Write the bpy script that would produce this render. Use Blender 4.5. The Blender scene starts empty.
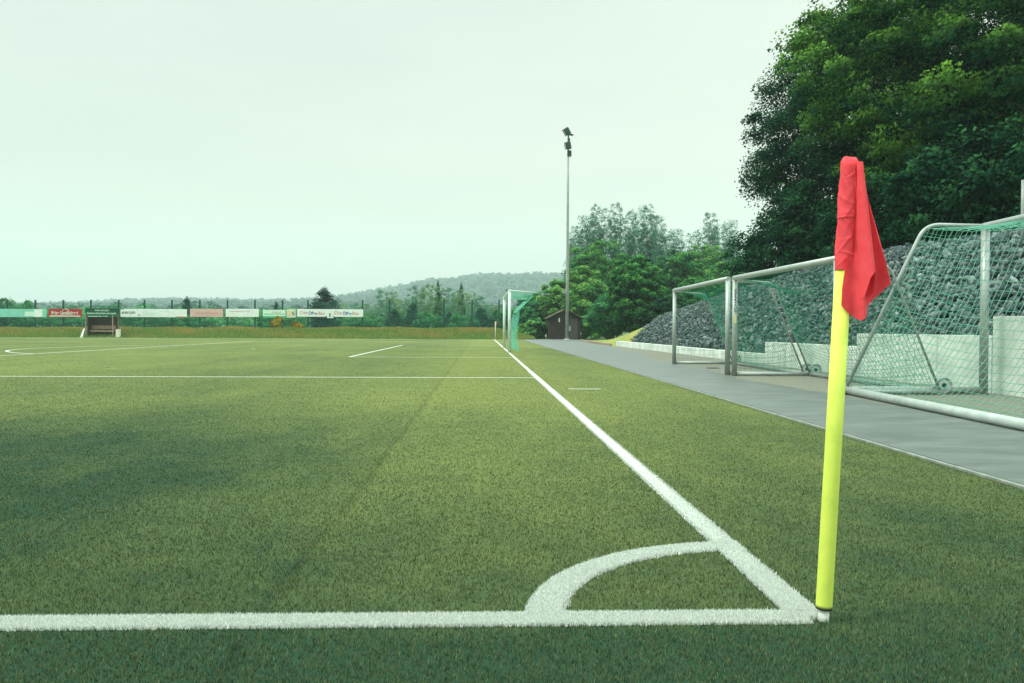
import bpy, math, random
import numpy as np
from mathutils import Vector, Matrix

R = math.radians
scene = bpy.context.scene
COL = scene.collection
rng = np.random.default_rng(7)
random.seed(7)

# ------------------------------------------------------------------ camera
F_PX, CAM, PITCH, YAW, ROLL = 829.0, np.array([-1.174, -2.668, 0.967]), -0.0163, 0.0374, 0.005
fw = np.array([math.sin(YAW)*math.cos(PITCH), math.cos(YAW)*math.cos(PITCH), math.sin(PITCH)])
rt = np.array([math.cos(YAW), -math.sin(YAW), 0.0]); up = np.cross(rt, fw)
rt, up = math.cos(ROLL)*rt + math.sin(ROLL)*up, -math.sin(ROLL)*rt + math.cos(ROLL)*up
def at(x, y, Y):                       # the point of the place seen at pixel x, y that stands at world distance Y
    d = fw + rt*(x-512)/F_PX - up*(y-341.5)/F_PX
    return CAM + d*(Y-CAM[1])/d[1]
cd = bpy.data.cameras.new('camera'); cam = bpy.data.objects.new('camera', cd); COL.objects.link(cam)
m = Matrix(((rt[0], up[0], -fw[0], CAM[0]), (rt[1], up[1], -fw[1], CAM[1]), (rt[2], up[2], -fw[2], CAM[2]), (0, 0, 0, 1)))
cam.matrix_world = m
cd.sensor_width = 36; cd.lens = F_PX*36/1024; cd.clip_start = 0.05; cd.clip_end = 30000
scene.camera = cam

# ------------------------------------------------------------------ render / world / sun
scene.render.engine = 'CYCLES'
cy = scene.cycles
cy.use_denoising = True
try: cy.denoiser = 'OPENIMAGEDENOISE'
except Exception: pass
cy.use_adaptive_sampling = True; cy.adaptive_threshold = 0.01
cy.max_bounces = 5; cy.diffuse_bounces = 2; cy.glossy_bounces = 2; cy.transmission_bounces = 3; cy.volume_bounces = 1; cy.transparent_max_bounces = 6
cy.sample_clamp_indirect = 6
vs = scene.view_settings
vs.view_transform = 'Standard'; vs.look = 'None'; vs.exposure = 0.42; vs.gamma = 1.0; vs.use_curve_mapping = False

w = bpy.data.worlds.new('World'); scene.world = w; w.use_nodes = True
nt = w.node_tree; nt.nodes.clear()
N = nt.nodes.new; L = nt.links.new
out = N('ShaderNodeOutputWorld')
sky = N('ShaderNodeTexSky'); sky.sky_type = 'NISHITA'; sky.sun_disc = False
sky.sun_elevation = R(52); sky.sun_rotation = R(-115); sky.air_density = 1.5; sky.dust_density = 4
bgs = N('ShaderNodeBackground'); bgs.inputs[1].default_value = 0.05
L(sky.outputs[0], bgs.inputs[0])
tc = N('ShaderNodeTexCoord'); sep = N('ShaderNodeSeparateXYZ'); L(tc.outputs['Generated'], sep.inputs[0])
ramp = N('ShaderNodeValToRGB'); L(sep.outputs['Z'], ramp.inputs[0])
cr = ramp.color_ramp
cr.elements[0].position = 0.0; cr.elements[0].color = (0.38, 0.30, 0.26, 1)
cr.elements[1].position = 1.0; cr.elements[1].color = (2.3, 2.65, 2.38, 1)
e = cr.elements.new(0.12); e.color = (0.46, 0.395, 0.305, 1)
e = cr.elements.new(0.38); e.color = (0.455, 0.46, 0.36, 1)
e = cr.elements.new(0.62); e.color = (1.52, 1.78, 1.58, 1)
# the thin cloud is brighter toward the right
dot = N('ShaderNodeVectorMath'); dot.operation = 'DOT_PRODUCT'; L(tc.outputs['Generated'], dot.inputs[0]); dot.inputs[1].default_value = (0.85, 0.35, 0.3)
mr = N('ShaderNodeMapRange'); L(dot.outputs['Value'], mr.inputs[0])
mr.inputs[1].default_value = -0.3; mr.inputs[2].default_value = 0.75; mr.inputs[3].default_value = 0.76; mr.inputs[4].default_value = 1.16
mp = N('ShaderNodeMapping'); L(tc.outputs['Generated'], mp.inputs[0]); mp.inputs['Scale'].default_value = (1.5, 1.5, 5)
nz = N('ShaderNodeTexNoise'); nz.inputs['Scale'].default_value = 1.6; nz.inputs['Detail'].default_value = 4; L(mp.outputs[0], nz.inputs[0])
mr2 = N('ShaderNodeMapRange'); L(nz.outputs[0], mr2.inputs[0]); mr2.inputs[1].default_value = 0.3; mr2.inputs[2].default_value = 0.7; mr2.inputs[3].default_value = 0.91; mr2.inputs[4].default_value = 1.07
mul = N('ShaderNodeMath'); mul.operation = 'MULTIPLY'; L(mr.outputs[0], mul.inputs[0]); L(mr2.outputs[0], mul.inputs[1])
bgc = N('ShaderNodeBackground'); L(ramp.outputs[0], bgc.inputs[0]); L(mul.outputs[0], bgc.inputs[1])
add = N('ShaderNodeAddShader'); L(bgs.outputs[0], add.inputs[0]); L(bgc.outputs[0], add.inputs[1]); L(add.outputs[0], out.inputs[0])

sl = bpy.data.lights.new('sun', 'SUN'); so = bpy.data.objects.new('sun', sl); COL.objects.link(so)
sl.energy = 1.5; sl.angle = R(14); sl.color = (1.0, 0.96, 0.86)
sdir = Vector((math.sin(R(-115+180))*0, 0, 0))
az, el = R(-100), R(52)     # veiled sun: left and behind
tosun = Vector((math.sin(az)*math.cos(el), math.cos(az)*math.cos(el), math.sin(el)))
so.rotation_euler = tosun.to_track_quat('Z', 'Y').to_euler()
sky.sun_rotation = az

# ------------------------------------------------------------------ helpers
ROOT = {}
def tag(o, label=None, cat=None, group=None, kind=None):
    if label: o['label'] = label
    if cat: o['category'] = cat
    if group: o['group'] = group
    if kind: o['kind'] = kind
    return o
def empty(name, loc, label, cat, group=None):
    o = bpy.data.objects.new(name, None); COL.objects.link(o); o.location = loc; o.empty_display_size = 0.2
    ROOT[o] = np.array(loc, float)
    return tag(o, label, cat, group)
def link_mesh(name, me, mat, parent=None, origin=None):
    o = bpy.data.objects.new(name, me); COL.objects.link(o)
    if mat: me.materials.append(mat)
    if parent is not None:
        o.parent = parent; ROOT[o] = ROOT[parent]
    else:
        o.location = origin if origin is not None else (0, 0, 0); ROOT[o] = np.array(origin if origin is not None else (0, 0, 0), float)
    return o
def np_mesh(name, V, faces_flat, nper, mat, parent=None, origin=None, attr=None, smooth=False):
    base = ROOT[parent] if parent is not None else np.array(origin if origin is not None else (0, 0, 0), float)
    V = np.asarray(V, np.float32) - base.astype(np.float32)
    me = bpy.data.meshes.new(name)
    nf = len(faces_flat)//nper
    me.vertices.add(len(V)); me.vertices.foreach_set('co', V.ravel())
    me.loops.add(len(faces_flat)); me.loops.foreach_set('vertex_index', np.asarray(faces_flat, np.int32))
    me.polygons.add(nf); me.polygons.foreach_set('loop_start', np.arange(0, nf*nper, nper, dtype=np.int32))
    if smooth: me.polygons.foreach_set('use_smooth', np.ones(nf, bool))
    if attr is not None:
        a = me.attributes.new('tone', 'FLOAT', 'POINT'); a.data.foreach_set('value', np.asarray(attr, np.float32))
    me.update(calc_edges=True)
    return link_mesh(name, me, mat, parent, origin)
class MB:
    def __init__(s): s.v = []; s.f = []; s.sm = []
    def add(s, vs, fs, smooth=False):
        b = len(s.v); s.v += [tuple(map(float, p)) for p in vs]; s.f += [tuple(i+b for i in f) for f in fs]; s.sm += [smooth]*len(fs); return s
    def box(s, c, d, rz=0.0, ry=0.0):
        c = np.array(c, float); hx, hy, hz = np.array(d, float)/2
        P = [(-hx,-hy,-hz),(hx,-hy,-hz),(hx,hy,-hz),(-hx,hy,-hz),(-hx,-hy,hz),(hx,-hy,hz),(hx,hy,hz),(-hx,hy,hz)]
        M = Matrix.Rotation(rz, 3, 'Z') @ Matrix.Rotation(ry, 3, 'Y')
        P = [tuple(np.array(M @ Vector(p)) + c) for p in P]
        return s.add(P, [(0,3,2,1),(4,5,6,7),(0,1,5,4),(1,2,6,5),(2,3,7,6),(3,0,4,7)])
    def tube(s, pts, r, n=8, caps=True, smooth=True):
        pts = [Vector(p) for p in pts]; rr = r if isinstance(r, (list, tuple)) else [r]*len(pts)
        ring = []; vs = []
        t0 = (pts[1]-pts[0]).normalized()
        a = Vector((0,0,1)) if abs(t0.z) < 0.9 else Vector((1,0,0))
        u = t0.cross(a).normalized()
        for i, p in enumerate(pts):
            t = (pts[min(i+1, len(pts)-1)] - pts[max(i-1, 0)]).normalized()
            u = (u - t*u.dot(t)).normalized(); v = t.cross(u)
            for k in range(n):
                ang = 2*math.pi*k/n
                vs.append(p + (u*math.cos(ang) + v*math.sin(ang))*rr[i])
        fs = []
        for i in range(len(pts)-1):
            for k in range(n):
                k2 = (k+1) % n
                fs.append((i*n+k, i*n+k2, (i+1)*n+k2, (i+1)*n+k))
        s.add(vs, fs, smooth)
        if caps:
            b = len(s.v)-len(vs)
            s.f.append(tuple(b+k for k in range(n))[::-1]); s.sm.append(False)
            s.f.append(tuple(b+(len(pts)-1)*n+k for k in range(n))); s.sm.append(False)
        return s
    def build(s, name, mat, parent=None, origin=None, bevel=0):
        base = ROOT[parent] if parent is not None else np.array(origin if origin is not None else (0, 0, 0), float)
        me = bpy.data.meshes.new(name)
        me.from_pydata([tuple(np.array(p)-base) for p in s.v], [], s.f); me.polygons.foreach_set('use_smooth', s.sm); me.update()
        o = link_mesh(name, me, mat, parent, origin)
        if bevel:
            b = o.modifiers.new('bevel', 'BEVEL'); b.width = bevel; b.segments = 2; b.limit_method = 'ANGLE'
        return o
def text(name, body, centre, height, width, mat, parent, up_=(0,0,1), right=(1,0,0), depth=0.004, bold=0.0):
    c = bpy.data.curves.new(name, 'FONT'); c.body = body; c.size = 1; c.extrude = 0; c.offset = bold
    t = bpy.data.objects.new(name, c); COL.objects.link(t)
    bpy.context.view_layer.update()
    me = bpy.data.meshes.new_from_object(t.evaluated_get(bpy.context.evaluated_depsgraph_get()))
    bpy.data.objects.remove(t); bpy.data.curves.remove(c)
    V = np.zeros(len(me.vertices)*3, np.float32); me.vertices.foreach_get('co', V); V = V.reshape(-1, 3)
    lo, hi = V.min(0), V.max(0)
    sx = width/(hi[0]-lo[0]); sy = height/(hi[1]-lo[1])
    u, r = np.array(up_, float), np.array(right, float); n = np.cross(r, u)
    W = (V[:, :1]-(lo[0]+hi[0])/2)*sx*r + (V[:, 1:2]-(lo[1]+hi[1])/2)*sy*u + n*depth + np.array(centre) - ROOT[parent]
    me.vertices.foreach_set('co', W.astype(np.float32).ravel()); me.update()
    return link_mesh(name, me, mat, parent)

# ------------------------------------------------------------------ materials
def mat(name, col, rough=0.8, col2=None, scale=5.0, detail=6.0, bump=0.0, bscale=None, metallic=0.0, spec=0.3, contrast=(0.35, 0.65), transl=0.0, attr=False, stretch=(1,1,1), bdist=0.01):
    m = bpy.data.materials.new(name); m.use_nodes = True; t = m.node_tree; b = t.nodes['Principled BSDF']
    b.inputs['Roughness'].default_value = rough; b.inputs['Metallic'].default_value = metallic; b.inputs['Specular IOR Level'].default_value = spec
    b.inputs['Base Color'].default_value = (*col, 1)
    g = t.nodes.new('ShaderNodeNewGeometry'); mpn = t.nodes.new('ShaderNodeMapping'); mpn.inputs['Scale'].default_value = stretch
    t.links.new(g.outputs['Position'], mpn.inputs[0])
    if col2 is not None:
        mx = t.nodes.new('ShaderNodeMix'); mx.data_type = 'RGBA'; mx.inputs[6].default_value = (*col, 1); mx.inputs[7].default_value = (*col2, 1)
        if attr:
            a = t.nodes.new('ShaderNodeAttribute'); a.attribute_name = 'tone'; t.links.new(a.outputs['Fac'], mx.inputs[0])
        else:
            n = t.nodes.new('ShaderNodeTexNoise'); n.inputs['Scale'].default_value = scale; n.inputs['Detail'].default_value = detail; n.inputs['Roughness'].default_value = 0.6
            t.links.new(mpn.outputs[0], n.inputs[0])
            r = t.nodes.new('ShaderNodeMapRange'); r.inputs[1].default_value = contrast[0]; r.inputs[2].default_value = contrast[1]
            t.links.new(n.outputs[0], r.inputs[0]); t.links.new(r.outputs[0], mx.inputs[0])
        t.links.new(mx.outputs[2], b.inputs['Base Color'])
        csrc = mx.outputs[2]
    else: csrc = None
    if bump:
        n2 = t.nodes.new('ShaderNodeTexNoise'); n2.inputs['Scale'].default_value = bscale or scale*4; n2.inputs['Detail'].default_value = 5
        t.links.new(mpn.outputs[0], n2.inputs[0])
        bp = t.nodes.new('ShaderNodeBump'); bp.inputs['Strength'].default_value = bump; bp.inputs['Distance'].default_value = bdist
        t.links.new(n2.outputs[0], bp.inputs['Height']); t.links.new(bp.outputs[0], b.inputs['Normal'])
    if transl:
        tr = t.nodes.new('ShaderNodeBsdfTranslucent'); ms = t.nodes.new('ShaderNodeMixShader'); ms.inputs[0].default_value = transl
        if csrc: t.links.new(csrc, tr.inputs[0])
        else: tr.inputs[0].default_value = (*col, 1)
        t.links.new(b.outputs[0], ms.inputs[1]); t.links.new(tr.outputs[0], ms.inputs[2]); t.links.new(ms.outputs[0], t.nodes['Material Output'].inputs[0])
    return m

M = {}
M['white_line'] = mat('white_line', (0.80, 0.86, 0.80), 0.9, (0.58, 0.66, 0.60), 60, 3, spec=0.1)
M['white_blade'] = mat('white_blade', (0.44, 0.51, 0.45), 0.8, (0.94, 0.97, 0.92), attr=True, transl=0.25, spec=0.15)
M['asphalt'] = mat('asphalt', (0.074, 0.094, 0.084), 0.50, (0.128, 0.152, 0.136), 2.2, 8, bump=0.3, bscale=160, spec=0.5, stretch=(0.6, 1.4, 1), bdist=0.004)
M['gravel'] = mat('gravel', (0.14, 0.15, 0.115), 0.95, (0.25, 0.26, 0.205), 30, 8, bump=0.9, bscale=70, bdist=0.03)
M['concrete'] = mat('concrete', (0.42, 0.50, 0.44), 0.9, (0.64, 0.71, 0.65), 1.8, 10, bump=0.2, bscale=60, bdist=0.004)
M['kerb'] = mat('kerb', (0.15, 0.18, 0.15), 0.85, (0.26, 0.29, 0.25), 8, 6)
M['alu'] = mat('alu', (0.30, 0.36, 0.33), 0.42, (0.38, 0.43, 0.40), 6, 5, metallic=0.35, spec=0.5)
M['alu_white'] = mat('alu_white', (0.40, 0.47, 0.44), 0.4, (0.30, 0.36, 0.34), 5, 5, spec=0.4)
M['goal_white'] = mat('goal_white', (0.62, 0.74, 0.69), 0.4, (0.54, 0.66, 0.61), 5, 5, spec=0.4)
M['net_teal'] = mat('net_teal', (0.14, 0.58, 0.42), 0.6, (0.20, 0.66, 0.50), 4, 3, spec=0.3)
M['galv'] = mat('galv', (0.24, 0.28, 0.27), 0.6, (0.34, 0.38, 0.37), 3, 6, metallic=0.1, spec=0.5)
M['net'] = mat('net', (0.10, 0.42, 0.28), 0.6, (0.20, 0.56, 0.42), 4, 3, spec=0.3)
M['net_deep'] = mat('net_deep', (0.012, 0.22, 0.125), 0.6, (0.03, 0.30, 0.18), 4, 3, spec=0.3)
M['net_tan'] = mat('net_pale', (0.09, 0.34, 0.235), 0.6, (0.15, 0.42, 0.30), 4, 3, spec=0.3)
M['black'] = mat('black_rubber', (0.012, 0.02, 0.02), 0.6)
M['wheel_white'] = mat('wheel_white', (0.55, 0.62, 0.58), 0.5)
M['sleeve'] = mat('neon_sleeve', (0.66, 0.79, 0.12), 0.55, (0.52, 0.66, 0.09), 9, 8, bump=0.15, bscale=40, bdist=0.002, contrast=(0.45, 0.8), spec=0.3)
M['peg'] = mat('peg_white', (0.68, 0.72, 0.66), 0.6, (0.48, 0.52, 0.46), 30, 5)
M['flag'] = mat('red_cloth', (0.94, 0.105, 0.125), 0.9, (0.88, 0.078, 0.098), 25, 6, bump=0.30, bscale=260, transl=0.16, spec=0.15, bdist=0.002)
M['rock'] = mat('rock', (0.020, 0.050, 0.050), 0.9, (0.27, 0.32, 0.31), attr=True, bump=0.5, bscale=25, spec=0.25, bdist=0.02)
M['rock_soil'] = mat('rock_soil', (0.03, 0.05, 0.05), 0.95, (0.06, 0.08, 0.08), 8, 6)
M['wood'] = mat('hut_wood', (0.030, 0.022, 0.022), 0.8, (0.055, 0.040, 0.038), 3, 6, stretch=(6, 6, 0.6))
M['roof'] = mat('hut_roof', (0.07, 0.045, 0.035), 0.85, (0.12, 0.08, 0.06), 4, 5)
M['bench_wood'] = mat('bench_wood', (0.36, 0.27, 0.20), 0.8, (0.26, 0.19, 0.14), 4, 5)
M['dark_wood'] = mat('dark_wood', (0.07, 0.06, 0.055), 0.8, (0.11, 0.09, 0.08), 3, 5, stretch=(5, 5, 0.5))
M['fence_green'] = mat('fence_green', (0.008, 0.055, 0.045), 0.5, (0.012, 0.075, 0.06), 3, 3)
M['fence_wire'] = mat('fence_wire', (0.02, 0.16, 0.12), 0.5, (0.03, 0.20, 0.15), 3, 3)
M['floodlight'] = mat('floodlight_housing', (0.03, 0.07, 0.06), 0.5)
M['lens'] = mat('lamp_glass', (0.25, 0.35, 0.33), 0.15, spec=0.6)
M['bark'] = mat('bark', (0.07, 0.065, 0.05), 0.9, (0.12, 0.11, 0.09), 6, 6, bump=0.6, stretch=(3, 3, 0.6))
M['bark_pale'] = mat('bark_pale', (0.24, 0.27, 0.24), 0.9, (0.12, 0.14, 0.12), 3, 6)
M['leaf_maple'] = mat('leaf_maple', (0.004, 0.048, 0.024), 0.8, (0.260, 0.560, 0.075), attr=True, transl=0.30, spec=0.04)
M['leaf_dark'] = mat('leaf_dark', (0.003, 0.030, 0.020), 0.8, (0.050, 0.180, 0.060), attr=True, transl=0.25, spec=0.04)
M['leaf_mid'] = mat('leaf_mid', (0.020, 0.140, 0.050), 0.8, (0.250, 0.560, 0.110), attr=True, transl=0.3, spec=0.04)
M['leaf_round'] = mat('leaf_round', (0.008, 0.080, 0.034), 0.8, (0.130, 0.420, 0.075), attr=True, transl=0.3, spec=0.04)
M['leaf_hedge'] = mat('leaf_hedge', (0.014, 0.120, 0.055), 0.8, (0.120, 0.390, 0.120), attr=True, transl=0.3, spec=0.04)
M['leaf_fresh'] = mat('leaf_fresh', (0.045, 0.200, 0.055), 0.8, (0.32, 0.60, 0.12), attr=True, transl=0.3, spec=0.04)
M['leaf_grey'] = mat('leaf_grey', (0.050, 0.180, 0.115), 0.8, (0.170, 0.400, 0.250), attr=True, transl=0.3, spec=0.04)
M['leaf_pale'] = mat('leaf_pale', (0.080, 0.220, 0.110), 0.8, (0.30, 0.44, 0.18), attr=True, transl=0.3, spec=0.04)
M['leaf_fir'] = mat('leaf_fir', (0.012, 0.070, 0.050), 0.8, (0.03, 0.11, 0.07), attr=True, transl=0.15, spec=0.04)
M['leaf_far'] = mat('leaf_far', (0.020, 0.075, 0.055), 0.8, (0.05, 0.13, 0.09), attr=True, transl=0.15, spec=0.04)
M['flower'] = mat('flower_yellow', (0.45, 0.30, 0.02), 0.7, (0.20, 0.28, 0.05), attr=True, transl=0.2, spec=0.1)
M['meadow'] = mat('meadow', (0.11, 0.19, 0.05), 0.95, (0.24, 0.20, 0.07), 0.35, 8, bump=0.5, bscale=6, contrast=(0.4, 0.6), bdist=0.1)
M['ground'] = mat('ground', (0.06, 0.12, 0.05), 0.95, (0.11, 0.15, 0.06), 0.05, 8)
M['slope_grass'] = mat('slope_grass', (0.14, 0.22, 0.04), 0.95, (0.26, 0.24, 0.05), 0.5, 8, contrast=(0.45, 0.62))
def meadow_blade():
    m = mat('meadow_blade', (0.13, 0.26, 0.06), 0.9, (0.50, 0.32, 0.11), attr=True, transl=0.3, spec=0.1); return m
M['meadow_blade'] = meadow_blade()
for k, c in dict(teal=(0.24, 0.66, 0.52), pale=(0.84, 0.93, 0.88), red=(0.42, 0.022, 0.035), pink=(0.72, 0.48, 0.44), green=(0.10, 0.56, 0.28), dgreen=(0.006, 0.115, 0.065), yellow=(0.72, 0.68, 0.30), ink=(0.05, 0.07, 0.08), blue=(0.07, 0.14, 0.36), rose=(0.66, 0.30, 0.27), mint=(0.66, 0.90, 0.76), cream=(0.74, 0.74, 0.62)).items():
    M['p_'+k] = mat('paint_'+k, c, 0.5, tuple(x*0.9 for x in c), 3, 4, spec=0.3)

def turf_mat(name, blade):
    m = bpy.data.materials.new(name); m.use_nodes = True; t = m.node_tree; b = t.nodes['Principled BSDF']; N = t.nodes.new; L = t.links.new
    g = N('ShaderNodeNewGeometry'); sp = N('ShaderNodeSeparateXYZ'); L(g.outputs['Position'], sp.inputs[0])
    def math_(op, a, bb=None, c=None):
        n = N('ShaderNodeMath'); n.operation = op
        for i, v in enumerate((a, bb, c)):
            if v is None: continue
            if isinstance(v, (int, float)): n.inputs[i].default_value = v
            else: L(v, n.inputs[i])
        return n.outputs[0]
    def noise(scale, detail, stretch=(1,1,1), rough=0.55, off=(0,0,0)):
        mp = N('ShaderNodeMapping'); mp.inputs['Scale'].default_value = stretch; mp.inputs['Location'].default_value = off; L(g.outputs['Position'], mp.inputs[0])
        n = N('ShaderNodeTexNoise'); n.inputs['Scale'].default_value = scale; n.inputs['Detail'].default_value = detail; n.inputs['Roughness'].default_value = rough
        L(mp.outputs[0], n.inputs[0]); return n.outputs[0]
    def mrange(v, a, b_, c, d, smooth=False):
        n = N('ShaderNodeMapRange'); L(v, n.inputs[0])
        if smooth: n.interpolation_type = 'SMOOTHSTEP'
        for i, x in enumerate((a, b_, c, d)): n.inputs[i+1].default_value = x
        return n.outputs[0]
    def mixc(f, a, bb):
        n = N('ShaderNodeMix'); n.data_type = 'RGBA'
        if isinstance(f, float): n.inputs[0].default_value = f
        else: L(f, n.inputs[0])
        for i, v in ((6, a), (7, bb)):
            if isinstance(v, tuple): n.inputs[i].default_value = (*v, 1)
            else: L(v, n.inputs[i])
        return n.outputs[2]
    # large colour zones: fresh dark green pile against sun-bleached olive pile, in rolls laid parallel to the goal line
    xw = math_('ADD', sp.outputs['X'], math_('MULTIPLY', math_('SUBTRACT', noise(0.15, 2), 0.5), 0.25))
    roll = math_('FLOOR', math_('DIVIDE', math_('ADD', xw, 1.9), 4.0))
    wn = N('ShaderNodeTexWhiteNoise'); wn.noise_dimensions = '1D'; L(math_('ADD', roll, 3.3), wn.inputs['W'])
    rollv = wn.outputs['Value']
    big = noise(0.16, 3, (1, 0.8, 1), 0.5, (3.1, 1.7, 0))
    wisp = noise(0.9, 5, (1.0, 0.25, 1), 0.6)
    med = noise(2.2, 6, (1, 1, 1), 0.7)
    f = math_('MULTIPLY_ADD', math_('SUBTRACT', big, 0.5), 0.9, 0.58)
    f = math_('ADD', f, math_('MULTIPLY', math_('SUBTRACT', wisp, 0.5), 0.75))
    f = math_('ADD', f, math_('MULTIPLY', math_('SUBTRACT', med, 0.5), 0.8))
    f = math_('ADD', f, math_('MULTIPLY', math_('SUBTRACT', rollv, 0.5), 0.12))
    # vignette painted into pile outside the lines and round the corner; paler farther in
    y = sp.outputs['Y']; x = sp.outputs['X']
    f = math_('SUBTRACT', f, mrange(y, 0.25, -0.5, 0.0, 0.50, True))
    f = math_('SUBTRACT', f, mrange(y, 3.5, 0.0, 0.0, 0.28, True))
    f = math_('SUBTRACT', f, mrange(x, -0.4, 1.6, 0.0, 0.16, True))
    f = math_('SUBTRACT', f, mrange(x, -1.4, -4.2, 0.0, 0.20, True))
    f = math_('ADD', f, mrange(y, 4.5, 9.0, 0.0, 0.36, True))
    # soft-edged darker patch left of the corner
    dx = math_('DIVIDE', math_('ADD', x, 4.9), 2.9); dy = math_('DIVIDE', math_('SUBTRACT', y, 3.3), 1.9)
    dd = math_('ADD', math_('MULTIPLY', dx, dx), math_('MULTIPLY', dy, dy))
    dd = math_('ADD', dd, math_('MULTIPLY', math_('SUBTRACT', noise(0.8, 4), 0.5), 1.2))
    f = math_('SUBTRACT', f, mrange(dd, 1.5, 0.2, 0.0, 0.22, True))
    f = mrange(f, 0.0, 1.0, 0.0, 1.0)
    dark, light = ((0.020, 0.072, 0.040), (0.215, 0.250, 0.085)) if blade else ((0.018, 0.052, 0.028), (0.150, 0.185, 0.055))
    base = mixc(f, dark, light)
    if blade:
        a = N('ShaderNodeAttribute'); a.attribute_name = 'tone'
        base2 = mixc(mrange(a.outputs['Fac'], 0, 1, 0.0, 1.0), mixc(0.70, base, (0.008, 0.030, 0.018)), mixc(0.40, base, (0.42, 0.45, 0.19)))
        base = base2
    # joint between rolls
    fr = math_('ABSOLUTE', math_('SUBTRACT', math_('FRACT', math_('DIVIDE', math_('ADD', xw, 1.9+2.0), 4.0)), 0.5))
    seam = mrange(fr, 0.0, 0.012, 0.80, 1.0)
    hs = N('ShaderNodeHueSaturation'); L(base, hs.inputs['Color']); L(seam, hs.inputs['Value'])
    L(hs.outputs[0], b.inputs['Base Color'])
    b.inputs['Roughness'].default_value = 0.75 if blade else 0.95
    b.inputs['Specular IOR Level'].default_value = 0.2 if blade else 0.1
    if blade:
        tr = N('ShaderNodeBsdfTranslucent'); L(hs.outputs[0], tr.inputs[0]); ms = N('ShaderNodeMixShader'); ms.inputs[0].default_value = 0.3
        L(b.outputs[0], ms.inputs[1]); L(tr.outputs[0], ms.inputs[2]); L(ms.outputs[0], t.nodes['Material Output'].inputs[0])
    else:
        bp = N('ShaderNodeBump'); bp.inputs['Strength'].default_value = 0.6; bp.inputs['Distance'].default_value = 0.02
        L(noise(60, 4), bp.inputs['Height']); L(bp.outputs[0], b.inputs['Normal'])
    return m
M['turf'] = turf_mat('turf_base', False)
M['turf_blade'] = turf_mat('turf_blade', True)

# ------------------------------------------------------------------ ground, turf, markings
PW = 67.0                                   # length of the goal line
EDGE_X = 2.13                               # right edge of the turf
def sheet(name, x0, y0, x1, y1, z, mt, kind='structure'):
    o = MB().add([(x0,y0,z),(x1,y0,z),(x1,y1,z),(x0,y1,z)], [(0,1,2,3)]).build(name, mt); return tag(o, kind=kind)
sheet('ground', -6000, -3000, 6000, 7000, -0.06, M['ground'])
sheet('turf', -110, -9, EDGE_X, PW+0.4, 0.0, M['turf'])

LW = 0.12
cyy = PW/2
lines = []        # name, list of rectangles (x0,y0,x1,y1) or arcs (cx,cy,r0,r1,a0,a1)
def rect(name, x0, y0, x1, y1, z): lines.append((name, 'r', (x0, y0, x1, y1), z))
def arc(name, cx, cy_, r, a0, a1, z): lines.append((name, 'a', (cx, cy_, r-LW, r, a0, a1), z))
rect('goal_line_marking', -LW-0.012, 0.045, -0.026, PW, 0.006)
rect('touchline_marking', -100, 0, -0.085, LW-0.01, 0.003)
arc('corner_arc_marking', 0, 0, 1.02, 96, 180, 0.0045)
pa, ga = 20.16, 9.16
rect('penalty_area_marking', -16.5, cyy-pa, -LW/2, cyy-pa+LW, 0.004)
rect('penalty_area_marking', -16.5, cyy-pa+LW, -16.5+LW, cyy+pa-LW, 0.004)
rect('penalty_area_marking', -16.5, cyy+pa-LW, -LW/2, cyy+pa, 0.004)
rect('goal_area_marking', -5.5, cyy-ga, -LW/2, cyy-ga+LW, 0.004)
rect('goal_area_marking', -5.5, cyy-ga+LW, -5.5+LW, cyy+ga-LW, 0.004)
rect('goal_area_marking', -5.5, cyy+ga-LW, -LW/2, cyy+ga, 0.004)
ang = math.degrees(math.acos(5.5/9.15))
arc('penalty_arc_marking', -11, cyy, 9.15, 180-ang, 180+ang, 0.006)
rect('penalty_spot_marking', -11.1, cyy-0.1, -10.9, cyy+0.1, 0.004)
rect('corner_distance_marking', 0.20, 10.40, 0.74, 10.50, 0.004)
rect('touchline_marking', -100, PW-LW, -LW/2, PW, 0.004)

# pile of the artificial turf: fibres near the camera, thinning out with distance
NB = 1150000
Z0, Z1 = 1.35, 62.0
Zs = Z0*(Z1/Z0)**rng.random(NB)
lat = (rng.random(NB)*2-1)*(0.74*Zs+0.9)
bx = CAM[0] + math.sin(YAW)*Zs + math.cos(YAW)*lat
by = CAM[1] + math.cos(YAW)*Zs - math.sin(YAW)*lat
# the white tufts are set as thickly as the green ones; more of them fall on the narrow lines close by
ex = 260000
exn = [(rng.uniform(-3.2, 0, 120000), rng.uniform(-0.01, 0.13, 120000)), (rng.uniform(-0.14, 0, 90000), 0.1*(16/0.1)**rng.random(90000)), (lambda r_, a_: (r_*np.cos(a_), r_*np.sin(a_)))(rng.uniform(0.88, 1.03, 50000), rng.uniform(math.pi/2, math.pi, 50000))]
ex_x = np.concatenate([e[0] for e in exn]); ex_y = np.concatenate([e[1] for e in exn])
ex_z = (ex_x-CAM[0])*math.sin(YAW)+(ex_y-CAM[1])*math.cos(YAW)
nb0 = len(bx)
bx = np.concatenate([bx, ex_x]); by = np.concatenate([by, ex_y]); Zs = np.concatenate([Zs, ex_z]); extra = np.arange(len(bx)) >= nb0
ok = (bx < EDGE_X-0.01) & (by < PW+0.3)
bx, by, Zs, extra = bx[ok], by[ok], Zs[ok], extra[ok]
owner = np.full(len(bx), -1); worn = (rng.random(len(bx)) < 0.10)
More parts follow.
